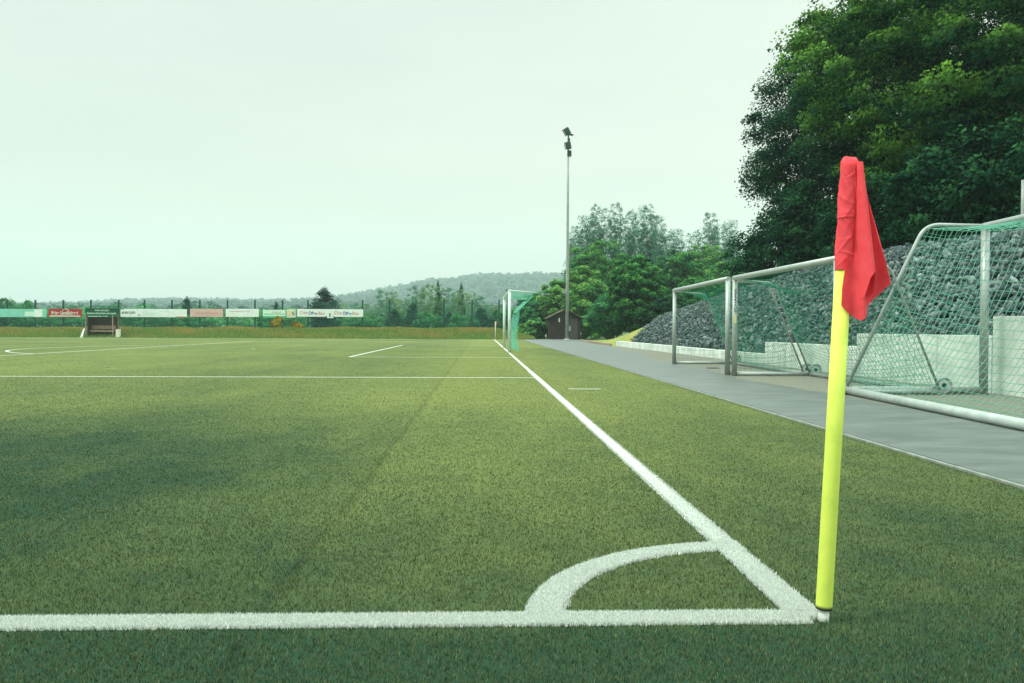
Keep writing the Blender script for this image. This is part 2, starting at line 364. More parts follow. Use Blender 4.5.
for i, (nm, k, p, z) in enumerate(lines):
    jit = 0.007
    jx, jy = bx + rng.normal(0, jit, len(bx)), by + rng.normal(0, jit, len(bx))
    if k == 'r': s = (jx > p[0]) & (jx < p[2]) & (jy > p[1]) & (jy < p[3])
    else:
        r_ = np.hypot(jx-p[0], jy-p[1]); a_ = np.degrees(np.arctan2(jy-p[1], jx-p[0])) % 360
        s = (r_ > p[2]) & (r_ < p[3]) & (a_ > p[4]) & (a_ < p[5])
    owner[s & (owner < 0)] = i
owner[worn & ~extra] = -1
def blades(sel, white):
    x, y, Z = bx[sel], by[sel], Zs[sel]; n = len(x)
    h = rng.uniform(0.008, 0.015, n)*(0.9 if white else 1.0)*np.clip((3.5/Z)**0.6, 0.2, 1.0)
    wd = 0.0042*np.clip(Z/3, 0.8, 40)**0.9*rng.uniform(0.7, 1.3, n)
    a = rng.random(n)*2*math.pi; la = rng.random(n)*2*math.pi; ll = h*rng.uniform(0.1, 0.8, n)
    V = np.zeros((n, 3, 3), np.float32)
    V[:, 0, 0] = x - np.cos(a)*wd/2; V[:, 0, 1] = y - np.sin(a)*wd/2
    V[:, 1, 0] = x + np.cos(a)*wd/2; V[:, 1, 1] = y + np.sin(a)*wd/2
    V[:, 2, 0] = x + np.cos(la)*ll; V[:, 2, 1] = y + np.sin(la)*ll; V[:, 2, 2] = h
    V[:, :2, 2] = -0.002 if not white else 0.001
    if white: V[:, 2, 2] += 0.003*np.clip(4/Z, 0.3, 1)
    return V.reshape(-1, 3), np.arange(n*3, dtype=np.int32), np.repeat(rng.random(n)**1.3, 3)
V, Fc, T = blades((owner < 0) & ~extra, False)
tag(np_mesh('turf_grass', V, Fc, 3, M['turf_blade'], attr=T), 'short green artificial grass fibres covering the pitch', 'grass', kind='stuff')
cnt = {}
for i, (nm, k, p, z) in enumerate(lines):
    cnt.setdefault(nm, []).append(i)
for nm, idx in cnt.items():
    VV = []; FF = []; TT = []; b = 0
    for i in idx:
        _, k, p, z = lines[i]
        if k == 'r':
            nseg = 1
            i_ = 0.014; q = [(p[0]+i_,p[1]+i_,z),(p[2]-i_,p[1]+i_,z),(p[2]-i_,p[3]-i_,z),(p[0]+i_,p[3]-i_,z)]
            tri = [0,1,2, 0,2,3]
        else:
            q = []; tri = []; ns = 48
            for s in range(ns+1):
                a = R(p[4]+0.5 + (p[5]-p[4]-(6 if nm == 'corner_arc_marking' else 1))*s/ns)
                ra, rb = p[2]+0.014, p[3]-0.014; q += [(p[0]+ra*math.cos(a), p[1]+ra*math.sin(a), z), (p[0]+rb*math.cos(a), p[1]+rb*math.sin(a), z)]
            for s in range(ns): tri += [2*s, 2*s+1, 2*s+3, 2*s, 2*s+3, 2*s+2]
        VV.append(np.array(q)); FF.append(np.array(tri)+b); TT.append(np.full(len(q), 0.55)); b += len(q)
        v, f, t = blades(owner == i, True)
        if len(v): VV.append(v); FF.append(f+b); TT.append(t); b += len(v)
    tag(np_mesh(nm, np.concatenate(VV), np.concatenate(FF).astype(np.int32), 3, M['white_blade'], attr=np.concatenate(TT)), kind='structure')

# ------------------------------------------------------------------ path, kerb, gravel, wall
PATH_Y1 = 66.0
def poly(name, pts, z, mt): return tag(MB().add([(x, y, z) for x, y in pts], [tuple(range(len(pts)))]).build(name, mt), kind='structure')
poly('path', [(EDGE_X+0.055, -9), (4.25, -9), (4.1, 9.6), (3.95, 12), (3.9, 14), (4.3, 17), (4.3, 24), (5.2, 32), (6.05, 43.2), (6.05, 52), (6.6, 58), (7.4, 70), (4.2, 70), (EDGE_X+0.055, PATH_Y1)], 0.0, M['asphalt'])
poly('gravel_strip', [(3.6, -9), (6.9, -9), (6.9, 20), (6.75, 30), (6.6, 43.2), (6.0, 43.2), (4.0, 24), (3.6, 20)], -0.004, M['gravel'])
k = MB()
for i in range(75):
    y0 = -9+i*1.0
    k.box((EDGE_X+0.020, y0+0.497, 0.000), (0.034, 0.99, 0.03+0.002*((i*7) % 3)))
tag(k.build('kerb', M['kerb'], bevel=0.003), kind='structure')
sheet('kerb_shadow', EDGE_X+0.04, -9, EDGE_X+0.10, PATH_Y1, 0.003, M['rock_soil'])  # dark strip laid on the path for the shadow line beside the kerb

def wall_x(y):      # front face of the retaining wall
    return float(np.interp(y, [-9, 9, 20, 30, 43.4], [6.74, 6.73, 6.68, 6.55, 6.35]))
def wall_block(y0, y1, h):
    mbw = MB(); n = max(1, int((y1-y0)/1.25)); ys = np.linspace(y0, y1, n+1)
    for i in range(n):
        a, b_ = ys[i]+0.006, ys[i+1]-0.006
        x0, x1 = wall_x(ys[i]), wall_x(ys[i+1])
        vs = [(x0,a,-0.1),(x0+0.24,a,-0.1),(x1+0.24,b_,-0.1),(x1,b_,-0.1),(x0,a,h),(x0+0.24,a,h),(x1+0.24,b_,h),(x1,b_,h)]
        mbw.add(vs, [(0,3,2,1),(4,5,6,7),(0,1,5,4),(1,2,6,5),(2,3,7,6),(3,0,4,7)])
    return mbw
rw = empty('retaining_wall', (6.7, 15, 0), 'pale concrete retaining wall stepping down along the gravel behind the goals', 'wall')
for (y0, y1, h) in [(-8, 9.86, 1.18), (9.87, 14.45, 0.885), (14.46, 20.0, 0.615), (20.01, 43.3, 0.275)]:
    o = wall_block(y0, y1, h).build('wall_section', M['concrete'], rw, bevel=0.008)
WT = [(-8, 1.18), (9.86, 1.18), (9.87, .885), (14.45, .885), (14.46, .615), (20, .615), (20.01, .275), (43.3, .275), (50, 0.02), (70, 0.0)]
def wall_top(y): return float(np.interp(y, [p[0] for p in WT], [p[1] for p in WT]))

# edging strip past the end of the wall
eb = MB()
for i in range(14):
    a = i/14; xx = 6.15+0.35*a; yy = 43.8+a*17
    eb.box((xx, yy+0.55, 0.05), (0.10, 1.15, 0.13), rz=-0.02)
tag(eb.build('edging_stones', M['bench_wood']), kind='structure')

# ------------------------------------------------------------------ embankment terrain
RZ = ([-9, 0, 8, 14, 20, 27, 33, 38, 44, 49, 54, 58, 66], [2.4, 2.6, 2.8, 2.95, 3.10, 2.88, 2.58, 2.25, 1.85, 1.25, 0.62, 0.25, 0.0])
def terr(x, y):
    zr = float(np.interp(y, *RZ)); zw = wall_top(y)-0.06; xw_ = wall_x(y)+0.2 if y < 43.4 else 6.55+(y-43.4)*0.02
    zb = -0.03 if y > 43.4 else zw
    if y > 43.4: zw = -0.03
    if x < xw_: return -0.2 if y < 43.3 else -0.03
    u = min(1.0, (x-xw_)/(10.4-xw_))
    z = zw + (zr-zw)*math.sin(u*math.pi/2)**1.05
    if x > 10.4: z = zr + 0.045*min(x-10.4, 30)*min(1, zr/2.0)
    return z
xs = [6.35, 6.55, 6.75, 6.95, 7.2, 7.5, 8, 8.5, 9, 9.5, 10, 10.5, 11.5, 13, 16, 20, 26, 34, 48, 80]
ys = list(np.arange(-9, 66.01, 0.75))
V = [(x if x > 6.9 else max(x, (wall_x(y)+0.05 if y < 43.3 else 6.3)), y, terr(x, y) if y < 43.2 or x > 6.5 else -0.03) for y in ys for x in xs]
nx = len(xs); Fq = [(j*nx+i, j*nx+i+1, (j+1)*nx+i+1, (j+1)*nx+i) for j in range(len(ys)-1) for i in range(nx-1)]
def rocky(f):
    c = np.mean([V[i] for i in f], axis=0); return c[0] < 10.9 and c[1] < 39.5 + (c[0]-7)*1.6
tag(MB().add(V, [f for f in Fq if not rocky(f)], True).build('embankment', M['slope_grass']), kind='structure')
tag(MB().add(V, [f for f in Fq if rocky(f)], True).build('stone_slope', M['rock_soil']), kind='structure')

# loose stone facing on the embankment
def rock_base(seed):
    r = np.random.default_rng(seed)
    P = [];
    for i in range(8):
        v = r.normal(size=3); v /= np.linalg.norm(v); P.append(v*1.25*r.uniform(0.7, 1.0)*np.array([1, 0.75, 0.5]))
    import bmesh
    bm = bmesh.new(); vs = [bm.verts.new(p) for p in P]
    bmesh.ops.convex_hull(bm, input=vs)
    bmesh.ops.delete(bm, geom=[v for v in bm.verts if not v.link_faces], context='VERTS')
    bmesh.ops.triangulate(bm, faces=bm.faces)
    bm.verts.index_update(); Vv = np.array([v.co[:] for v in bm.verts]); Ff = np.array([[v.index for v in f.verts] for f in bm.faces]); bm.free()
    return Vv, Ff
bases = [rock_base(s) for s in range(12)]
def rot_rand(r):
    q = r.normal(size=4); q /= np.linalg.norm(q); a, b, c, d = q
    return np.array([[1-2*(c*c+d*d), 2*(b*c-a*d), 2*(b*d+a*c)], [2*(b*c+a*d), 1-2*(b*b+d*d), 2*(c*d-a*b)], [2*(b*d-a*c), 2*(c*d+a*b), 1-2*(b*b+c*c)]])
VV = []; FF = []; TT = []; b = 0
rk = np.random.default_rng(3)
for i in range(24000):
    y = rk.uniform(4, 47); x0_ = wall_x(y)+0.27; x = x0_ + (10.9-x0_)*rk.random()
    if y > 40.5 + (x-7)*1.6 + rk.normal(0, 0.5): continue
    if y > 43.2 and x < 7.0: continue
    s = rk.choice([0.08, 0.11, 0.14, 0.19], p=[0.35, 0.38, 0.20, 0.07])*rk.uniform(0.65, 1.0)
    if y > 28: s *= 0.85
    v, f = bases[rk.integers(12)]
    P = (v*s) @ rot_rand(rk).T + np.array([x, y, terr(x, y)+rk.uniform(-0.03, 0.13)])
    if x - s < wall_x(y)+0.16: P[:, 0] += 0.12
    VV.append(P); FF.append(f.ravel()+b); TT.append(np.full(len(P), rk.beta(1.0, 2.5))); b += len(P)
tag(np_mesh('stone_rubble', np.concatenate(VV), np.concatenate(FF).astype(np.int32), 3, M['rock'], attr=np.concatenate(TT)), 'loose blue-grey broken stones covering the slope above the concrete wall', 'stones', kind='stuff')

# ------------------------------------------------------------------ corner flag
P0 = np.array([-0.034, 0.03, 0.0]); P1 = np.array([0.047, 0.05, 1.53])
def pole_at(z): return P0 + (P1-P0)*z/1.53
cf = empty('corner_flag', tuple(P0), 'neon yellow corner post with drooping red flag at the near corner of the pitch', 'corner flag')
MB().tube([P0-np.array([0,0,0.03]), pole_at(0.045)], 0.0175, 16).build('ground_peg', M['peg'], cf)
MB().tube([pole_at(0.040), pole_at(0.046)], 0.0265, 20).build('rubber_ring', M['black'], cf)
MB().tube([pole_at(0.046), pole_at(0.054), pole_at(0.6), pole_at(1.166)], [0.0255, 0.0265, 0.0265, 0.0265], 28).build('pole_sleeve', M['sleeve'], cf)
# cloth: world plane x-z at Y ~0.05, px(x, y) gives the place of a photo measurement on it
def px(x, y): p = at(x, y, 0.05); return p[0], p[2]
def ramp_(v, xsv, ysv): return np.interp(v, xsv, ysv)
cl = MB()
# red tube of cloth round the pole top
CREASE = [(1.19, -2.2, 0.03, 0.0018), (1.215, -1.3, -0.012, 0.0022), (1.25, -2.0, 0.04, 0.0026), (1.272, -1.2, 0.01, 0.0014), (1.31, -1.5, -0.03, 0.0022), (1.338, -2.3, 0.002, 0.0028), (1.372, -1.4, 0.045, 0.0018), (1.40, -2.5, -0.02, 0.0020), (1.45, -1.7, -0.05, 0.0026), (1.485, -1.1, 0.02, 0.0022), (1.47, -2.6, 0.03, 0.0016)]
nr, nth = 160, 48; vs = []
for i in range(nr+1):
    t = i/nr; z = 1.165 + (1.535-1.165)*t; c = pole_at(z)
    for kx in range(nth):
        a = 2*math.pi*kx/nth
        r = 0.0290 + 0.0018*math.sin(3*a+z*40) + 0.0005*math.sin(z*120+4*math.sin(a*2)) + sum(am*math.exp(-((z-zc-sl2*math.sin(a-ac))/0.0032)**2)*max(0, math.cos(a-ac)) for zc, ac, sl2, am in CREASE) + 0.0022*math.exp(-((t-0.5)/0.03)**2)*math.cos(a-4)
        if t > 0.93: r *= 1-0.35*((t-0.93)/0.07)**2*(1+0.3*math.sin(2*a))
        vs.append((c[0]+r*math.cos(a), c[1]+r*math.sin(a), z + (0.006*math.sin(2*a+1) if t > 0.9 else 0)))
fs = [(i*nth+kx, i*nth+(kx+1) % nth, (i+1)*nth+(kx+1) % nth, (i+1)*nth+kx) for i in range(nr) for kx in range(nth)]
fs.append(tuple(nr*nth+kx for kx in range(nth)))
cl.add(vs, fs, True)
# hanging back sheet
def edge(yv, pts): return float(np.interp(yv, [p[1] for p in pts], [p[0] for p in pts]))
LEFT = [(846, 163), (845, 200), (843, 235), (841, 262), (836, 290), (835, 306), (838, 330)]
RIGHT = [(858, 163), (861, 180), (864, 195), (870, 216), (876, 238), (882, 258), (889, 281), (893, 330)]
HEM = [(0.0, 305), (0.12, 312), (0.30, 321), (0.42, 316), (0.62, 303), (0.85, 287), (1.0, 279)]
ns, ntt = 90, 70; vs = []
for i in range(ntt+1):
    t = i/ntt
    for j in range(ns+1):
        s = j/ns
        yh = float(np.interp(s, [h[0] for h in HEM], [h[1] for h in HEM]))
        yp = 166 + (yh-166)*t
        xl, xr = edge(yp, LEFT), edge(yp, RIGHT)
        ph = 2*math.pi*(1.9*s+0.15) + 0.5*t
        A = 0.004 + 0.024*t
        xx = xl + (xr-xl)*s + 0.35*A*313*0.22*math.sin(2*ph)*math.sin(math.pi*s)
        X, Z = px(xx, yp)
        d = -0.026 - A*1.5*(1-abs(math.sin(ph*0.5+0.3)))*1.3 + A*0.4 - 0.004*math.sin(9*s+7*t) + 0.020*s*t
        d += 0.0012*math.sin(40*s+25*t)*t
        d -= 0.020*(1-s)*min(1, max(0, (yp-246)/14)) + 0.008*t*(1-s); d += 0.045*math.exp(-((xx-862)/7)**2-((yp-285)/12)**2) + 0.012*math.exp(-((xx-849)/4)**2)*t
        vs.append((X, 0.05+d+(0.006*t), Z))
b_ = ns+1
cl.add(vs, [(i*b_+j, (i+1)*b_+j, (i+1)*b_+j+1, i*b_+j+1) for i in range(ntt) for j in range(ns)], True)
# folded-over front pleat, open below
nth2 = 48; vs = []; nn = 60
for i in range(nn+1):
    t = i/nn
    for j in range(nth2+1):
        a = math.pi*(-0.38 + 1.76*j/nth2)
        yb = float(np.interp(a/math.pi, [-0.4, 0.02, 0.12, 0.35, 0.6, 0.98, 1.12, 1.4], [300, 301, 298, 279, 274, 271, 292, 299]))
        yp = 164 + (yb-164)*t
        wdt = 2.6 + 4.6*t**0.8
        cx_ = 855.2 + 4.6*t**1.1
        xx = cx_ - wdt*math.cos(a)*1.0 + (1.6*math.sin(a*2)*t)
        X, Z = px(xx, yp)
        d = -0.034 - (0.010+0.030*t)*math.sin(a) - 0.022*t
        vs.append((X, 0.05+d, Z))
b_ = nth2+1
cl.add(vs, [(i*b_+j, (i+1)*b_+j, (i+1)*b_+j+1, i*b_+j+1) for i in range(nn) for j in range(nth2)], True)
fl = cl.build('flag', M['flag'], cf)

# far corner flag
ff = empty('corner_flag', (0.03, PW+0.03, 0), 'thin pale corner post with small red flag at the far end of the goal line', 'corner flag')
MB().tube([(0.03, PW+0.03, 0), (0.03, PW+0.03, 1.5)], 0.03, 8).build('pole', M['p_cream'], ff)
MB().box((0.07, PW+0.03, 1.35), (0.14, 0.02, 0.30)).build('flag', M['flag'], ff, bevel=0.004)

# ------------------------------------------------------------------ nets and goals
def cords(polys, r, name, mt, parent):
    """polys: list of (n,3) arrays; each cord a thin three-sided tube"""
    VV = []; FF = []; b = 0
    for P in polys:
        P = np.asarray(P, float)
        if len(P) < 2: continue
        T = np.gradient(P, axis=0); T /= (np.linalg.norm(T, axis=1)[:, None]+1e-9)
        ref = np.array([0.31, 0.17, 0.93]); U = np.cross(T, ref); U /= (np.linalg.norm(U, axis=1)[:, None]+1e-9); W = np.cross(T, U)
        ring = np.stack([P + r*(U*math.cos(a)+W*math.sin(a)) for a in (0, 2.094, 4.189)], 1)   # n,3,3
        n = len(P); VV.append(ring.reshape(-1, 3))
        i = np.arange(n-1)
        for kx in range(3):
            k2 = (kx+1) % 3
            FF.append(np.stack([i*3+kx, i*3+k2, (i+1)*3+k2, (i+1)*3+kx], 1).ravel()+b)
        b += n*3
    return np_mesh(name, np.concatenate(VV), np.concatenate(FF).astype(np.int32), 4, mt, parent, smooth=True)
def profile_pts(prof, step):
    """resample polyline of (d, z) to even steps; returns arrays"""
    P = np.array(prof, float); seg = np.r_[0, np.cumsum(np.hypot(*np.diff(P, axis=0).T))]
    n = max(2, int(round(seg[-1]/step))); s = np.linspace(0, seg[-1], n+1)
    return np.stack([np.interp(s, seg, P[:, 0]), np.interp(s, seg, P[:, 1])], 1), s/seg[-1]
def goal_net(A, B, depth_dir, prof, step, sag, seed=0, side=True, skew=0.0):
    """A, B: post feet; depth_dir: unit vector towards the back; prof: (depth, height) from crossbar over the arm to the ground"""
    A = np.array(A, float); B = np.array(B, float); D = np.array(depth_dir, float); W = np.linalg.norm(B-A)
    r = np.random.default_rng(seed); P, tv = profile_pts(prof, step); nu = int(round(W/step)); u = np.linspace(0, 1, nu*2+1)
    G_ = np.zeros((len(P), len(u), 3))
    for i, (d, z) in enumerate(P):
        wt = math.sin(math.pi*min(1, tv[i]*1.0))**0.7
        s_ = sag*4*u*(1-u)*wt
        pos = A + np.outer(u, B-A) + D*(d - 0.25*s_)[:, None]
        pos[:, 2] = z - s_
        pos += r.normal(0, 0.006, pos.shape)*wt
        G_[i] = pos
    out_ = [G_[i] for i in range(0, len(P))] + [G_[:, j] for j in range(0, len(u), 2)]
    return out_
def side_net(C, D, prof, step, seed=0, skew=0.0):
    r = np.random.default_rng(seed); out_ = []; C = np.array(C, float)
    Pd = np.array(prof, float); zmax = Pd[:, 1].max(); rear = Pd[1:][::-1]; dmax = Pd[:, 0].max()
    for z in np.arange(0.05, zmax-0.02, step):
        dr = float(np.interp(z, rear[:, 1], rear[:, 0])); q = np.linspace(0, 1, 12)
        p = C + np.outer(q*dr, D); p[:, 2] = z - 0.05*np.sin(q*math.pi) + 0.02*q + r.normal(0, 0.004, 12); out_.append(p)
    for d0 in np.arange(step, dmax, step):
        pts = []
        for z in np.linspace(0.03, zmax-0.02, 16):
            drz = float(np.interp(z, rear[:, 1], rear[:, 0])); dd = d0 - (dmax-drz)*skew
            if 0 < dd < drz: pts.append(C + D*dd + np.array([0, 0, z]) + r.normal(0, 0.003, 3))
        if len(pts) > 1: out_.append(np.array(pts))
    return out_
def smooth_path(pts, rad=0.12, n=6):
    pts = [np.array(p, float) for p in pts]; o_ = [pts[0]]
    for i in range(1, len(pts)-1):
        a, b_, c = pts[i-1], pts[i], pts[i+1]
        p = b_ + (a-b_)/np.linalg.norm(a-b_)*rad; q = b_ + (c-b_)/np.linalg.norm(c-b_)*rad
        for k_ in range(n+1):
            t = k_/n; o_.append((1-t)**2*p + 2*t*(1-t)*b_ + t*t*q)
    o_.append(pts[-1]); return o_
def wheel(c, r, parent):
    o = MB().tube([(c[0], c[1]-0.03, c[2]), (c[0], c[1]+0.03, c[2])], r, 24).build('wheel', M['wheel_white'], parent, bevel=0.008)
    t = MB()
    pts = [(c[0]+r*math.cos(a), c[1]-0.031, c[2]+r*math.sin(a)) for a in np.linspace(0, 2*math.pi, 25)]
    t.tube(pts, 0.018, 6, caps=False)
    t.build('tyre', M['galv'], o)
    MB().tube([(c[0], c[1]-0.045, c[2]), (c[0], c[1]-0.028, c[2])], 0.035, 12).build('hub', M['fence_green'], o)
def small_goal(A, B, H, top_d, bot_d, label, seed, lettering=False, group='small training goals'):
    A = np.array(A, float); B = np.array(B, float)     # A is the nearer post
    g = empty('training_goal', tuple((A+B)/2), label, 'goal', group)
    along = (B-A)/np.linalg.norm(B-A); D = np.array([along[1], -along[0], 0.0]);
    if D[0] < 0: D = -D
    pr = 0.055
    for C in (A, B):
        MB().tube([C, C+np.array([0, 0, H-0.03])], pr, 16).build('post', M['alu'], g)
    MB().tube([A-along*0.05+np.array([0,0,H]), B+along*0.05+np.array([0,0,H])], pr, 16).build('crossbar', M['alu'], g)
    for C in (A, B):
        MB().tube(smooth_path([C+np.array([0,0,H-0.04]), C+D*top_d+np.array([0,0,H-0.09]), C+D*(bot_d)+np.array([0,0,0.05])], 0.15), 0.020, 8).build('net_arm', M['alu'], g)
        MB().tube([C+D*0.05+np.array([0,0,0.04]), C+D*bot_d+np.array([0,0,0.04])], 0.036, 10).build('ground_bar', M['alu'], g)
    MB().tube([A+D*bot_d+np.array([0,0,0.04]), B+D*bot_d+np.array([0,0,0.04])], 0.036, 10).build('rear_bar', M['alu'], g)
    prof = [(0.03, H-0.03), (top_d, H-0.10), (bot_d-0.02, 0.06)]
    cords(goal_net(A, B, D, prof, 0.10, 0.42, seed), 0.0042, 'net', M['net_deep'], g)
    for C in (A, B): cords(side_net(C, D, prof, 0.12, seed+20), 0.0026, 'side_net', M['net_deep'], g)
    for C, sgn in ((A, 1), (B, -1)):
        wheel(C+D*(bot_d+0.08)+along*0.06*sgn+np.array([0,0,0.135]), 0.11, g)
    if lettering:
        c = A + np.array([-0.02, -pr-0.001, 1.62])
        text('lettering', 'SCHÄPER', (c[0]-0.012, c[1]-0.002, c[2]), 0.055, 0.50, M['p_ink'], g, up_=(-1,0,0), right=(0,0,1), depth=0.003, bold=0.02)
    return g
small_goal((4.02, 14.62, 0), (4.14, 19.95, 0), 2.02, 0.85, 1.62, 'small aluminium goal with green net, farthest along the concrete wall', 1)
small_goal((4.13, 9.52, 0), (4.07, 14.30, 0), 2.02, 0.80, 1.60, 'small aluminium goal with green net, partly hidden behind the red flag', 2)
# dark lettering runs up the shared-looking post of the middle goal
for o in [o for o in bpy.data.objects if o.get('label', '').endswith('behind the red flag')]:
    text('lettering', 'SCHÄPER', (4.055, 14.242, 1.56), 0.065, 0.50, M['p_ink'], o, up_=(-1,0,0), right=(0,0,1), depth=0.0, bold=0.02)
    st = MB().box((4.06, 14.2445, 1.17), (0.05, 0.004, 0.16)); st.build('sticker', M['p_yellow'], o)

# large goal on the right, seen from behind
GA = np.array([6.42, 9.58, 0.0]); GB = np.array([6.00, 2.30, 0.0]); Hg = 2.56
g = empty('training_goal', tuple((GA+GB)/2), 'large white framed goal with pale green net turned toward the concrete wall', 'goal')
al = (GB-GA)/np.linalg.norm(GB-GA); Dg = np.array([al[1], -al[0], 0.0]); Dg = Dg if Dg[0] < 0 else -Dg
up3 = lambda z: np.array([0, 0, z])
for C in (GA, GB):
    MB().tube([C, C+up3(Hg-0.03)], 0.062, 18).build('post', M['alu'], g)
    MB().tube(smooth_path([C+up3(Hg-0.02), C+Dg*0.90+up3(Hg), C+Dg*2.06+up3(0.09)], 0.22, 8), 0.030, 10).build('net_arm', M['alu_white'], g)
    MB().tube([C+Dg*2.09+up3(0.06), C+Dg*0.0+up3(0.06)], 0.055, 14).build('ground_bar', M['alu'], g)
MB().tube([GA-al*0.05+up3(Hg-0.02), GB+al*0.05+up3(Hg-0.02)], 0.05, 16).build('crossbar', M['alu_white'], g)
MB().tube([GA+Dg*2.10+up3(0.058)-al*0.06, GB+Dg*2.10+up3(0.058)], 0.058, 18).build('rear_bar', M['alu_white'], g)
prof = [(0.02, Hg-0.04), (0.90, Hg-0.05), (2.04, 0.10)]
cs_ = goal_net(GA, GB, Dg, prof, 0.125, 0.42, 5)
cords(cs_, 0.0042, 'net', M['net_tan'], g); [cords(side_net(C, Dg, prof, 0.125, 6, 1.0), 0.0024, 'side_net', M['net'], g) for C in (GA, GB)]

# match goal on the goal line
mg = empty('match_goal', (0, cyy, 0), 'full size white goal with green net standing on the far goal line', 'goal')
Hm = 2.47
for yy in (cyy-3.66-0.06, cyy+3.66+0.06):
    MB().tube([(-0.06, yy, 0), (-0.06, yy, Hm)], 0.062, 14).build('post', M['goal_white'], mg)
    MB().tube([(-0.06, yy, Hm-0.03), (1.0, yy, Hm-0.12)], 0.022, 8).build('net_arm', M['goal_white'], mg)
MB().tube([(-0.06, cyy-3.78, Hm-0.06), (-0.06, cyy+3.78, Hm-0.06)], 0.06, 14).build('crossbar', M['goal_white'], mg)
prof = [(0.0, Hm-0.06), (1.0, Hm-0.14), (0.42, 1.75), (0.30, 0.9), (0.36, 0.02)]
cords(goal_net((-0.06, cyy-3.7, 0), (-0.06, cyy+3.7, 0), (1, 0, 0), prof, 0.16, 0.12, 9), 0.0036, 'net', M['net_teal'], mg)

# ------------------------------------------------------------------ things on the path
dg = MB().tube([(4.55, 17.6, -0.01), (4.55, 17.6, 0.012)], 0.16, 20); tag(dg.build('drain_cover', M['rock_soil'], origin=(4.55, 17.6, 0)), 'small dark round drain cover in the gravel in front of the goals', 'drain cover')

# ------------------------------------------------------------------ floodlight mast
mx_, my_ = at(567, 339.5, 67.5)[0], 67.5
fm = empty('floodlight_mast', (mx_, my_, 0), 'tall grey floodlight mast standing beside the brown hut', 'floodlight')
MB().tube([(mx_, my_, -0.03), (mx_, my_, 5), (mx_, my_, 11), (mx_, my_, 17.4)], [0.15, 0.13, 0.10, 0.08], 14).build('pole', M['galv'], fm)
MB().tube([(mx_, my_, -0.03), (mx_, my_, 0.06)], 0.26, 14).build('base_plate', M['concrete'], fm)
def lamp(c, tilt):
    o = MB().box(c, (0.42, 0.30, 0.60), rz=0.2, ry=tilt).build('lamp_head', M['floodlight'], fm, bevel=0.04)
    n = np.array([-math.cos(tilt), 0, math.sin(tilt)])
    MB().box(np.array(c)+n*0.29, (0.04, 0.27, 0.62), rz=0.2, ry=tilt).build('lamp_glass', M['lens'], o)
lamp((mx_-0.12, my_-0.3, 17.55), -0.55); lamp((mx_-0.02, my_-0.35, 16.35), -0.2)
MB().box((mx_+0.18, my_, 17.35), (0.5, 0.12, 0.14), ry=0.2).box((mx_+0.05, my_, 16.9), (0.2, 0.3, 0.2)).box((mx_+0.1, my_, 15.75), (0.35, 0.2, 0.5)).tube([(mx_, my_-0.2, 16.0), (mx_, my_-0.1, 17.5)], 0.05, 6).build('bracket', M['floodlight'], fm)
MB().tube([(mx_-0.22, my_-0.25, 4.15), (mx_-0.34, my_-0.5, 4.05)], [0.08, 0.20], 12).build('loudspeaker', M['alu_white'], fm)
MB().box((mx_-0.12, my_, 4.1), (0.28, 0.06, 0.06)).tube([(mx_-0.16, my_-0.1, 4.0), (mx_-0.16, my_-0.1, 2.6)], 0.02, 5).build('bracket', M['floodlight'], fm)
MB().box((mx_+0.22, my_-0.05, 0.95), (0.16, 0.2, 0.42)).build('switch_box', M['galv'], fm, bevel=0.01)

# ------------------------------------------------------------------ hut
hx0, hx1, hy = at(549, 339, 70)[0], at(580.5, 339, 70)[0], 70.0
ht = empty('wooden_hut', ((hx0+hx1)/2, hy+1.3, 0), 'small dark brown wooden hut with shallow gable roof behind the mast', 'hut')
hw = (hx1-hx0); hc = (hx0+hx1)/2
mbh = MB(); nbd = 18
for i in range(nbd):       # vertical boards of the gable front
    a, b_ = hx0+hw*i/nbd, hx0+hw*(i+1)/nbd; zz = lambda x: 1.86+0.70*(1-abs(x-hc)/(hw/2))
    y0 = hy + (0.012 if i % 2 else 0)
    mbh.add([(a+.004,y0,0),(b_-.004,y0,0),(b_-.004,y0,zz(b_)),(a+.004,y0,zz(a)),(a+.004,y0+.03,0),(b_-.004,y0+.03,0),(b_-.004,y0+.03,zz(b_)),(a+.004,y0+.03,zz(a))],
            [(0,1,2,3),(1,5,6,2),(4,0,3,7),(3,2,6,7)])
mbh.box((hx0+0.03, hy+1.35, 0.93), (0.05, 2.6, 1.86)).box((hx1-0.03, hy+1.35, 0.93), (0.05, 2.6, 1.86)).box((hc, hy+2.63, 0.93), (hw, 0.05, 1.86))
mbh.box((hc, hy+0.06, 0.95), (hw-0.1, 0.03, 1.8))
mbh.build('wall', M['wood'], ht)
rf = MB(); sl_ = math.atan2(0.70, hw/2)
for sg in (-1, 1):
    Lr = hw/2/math.cos(sl_)+0.28
    cxr = hc + sg*(Lr/2-0.0)*math.cos(sl_); rf.box((cxr, hy+1.25, 2.64-(Lr/2)*math.sin(sl_)), (Lr, 3.1, 0.06), ry=sg*sl_)
rf.build('roof', M['roof'], ht, bevel=0.01)
MB().box((hc-0.5, hy-0.012, 1.68), (0.12, 0.02, 0.34)).build('notice', M['p_cream'], ht)
MB().box((hc+0.75, hy-0.02, 0.92), (0.75, 0.03, 1.75)).build('door', M['dark_wood'], ht)

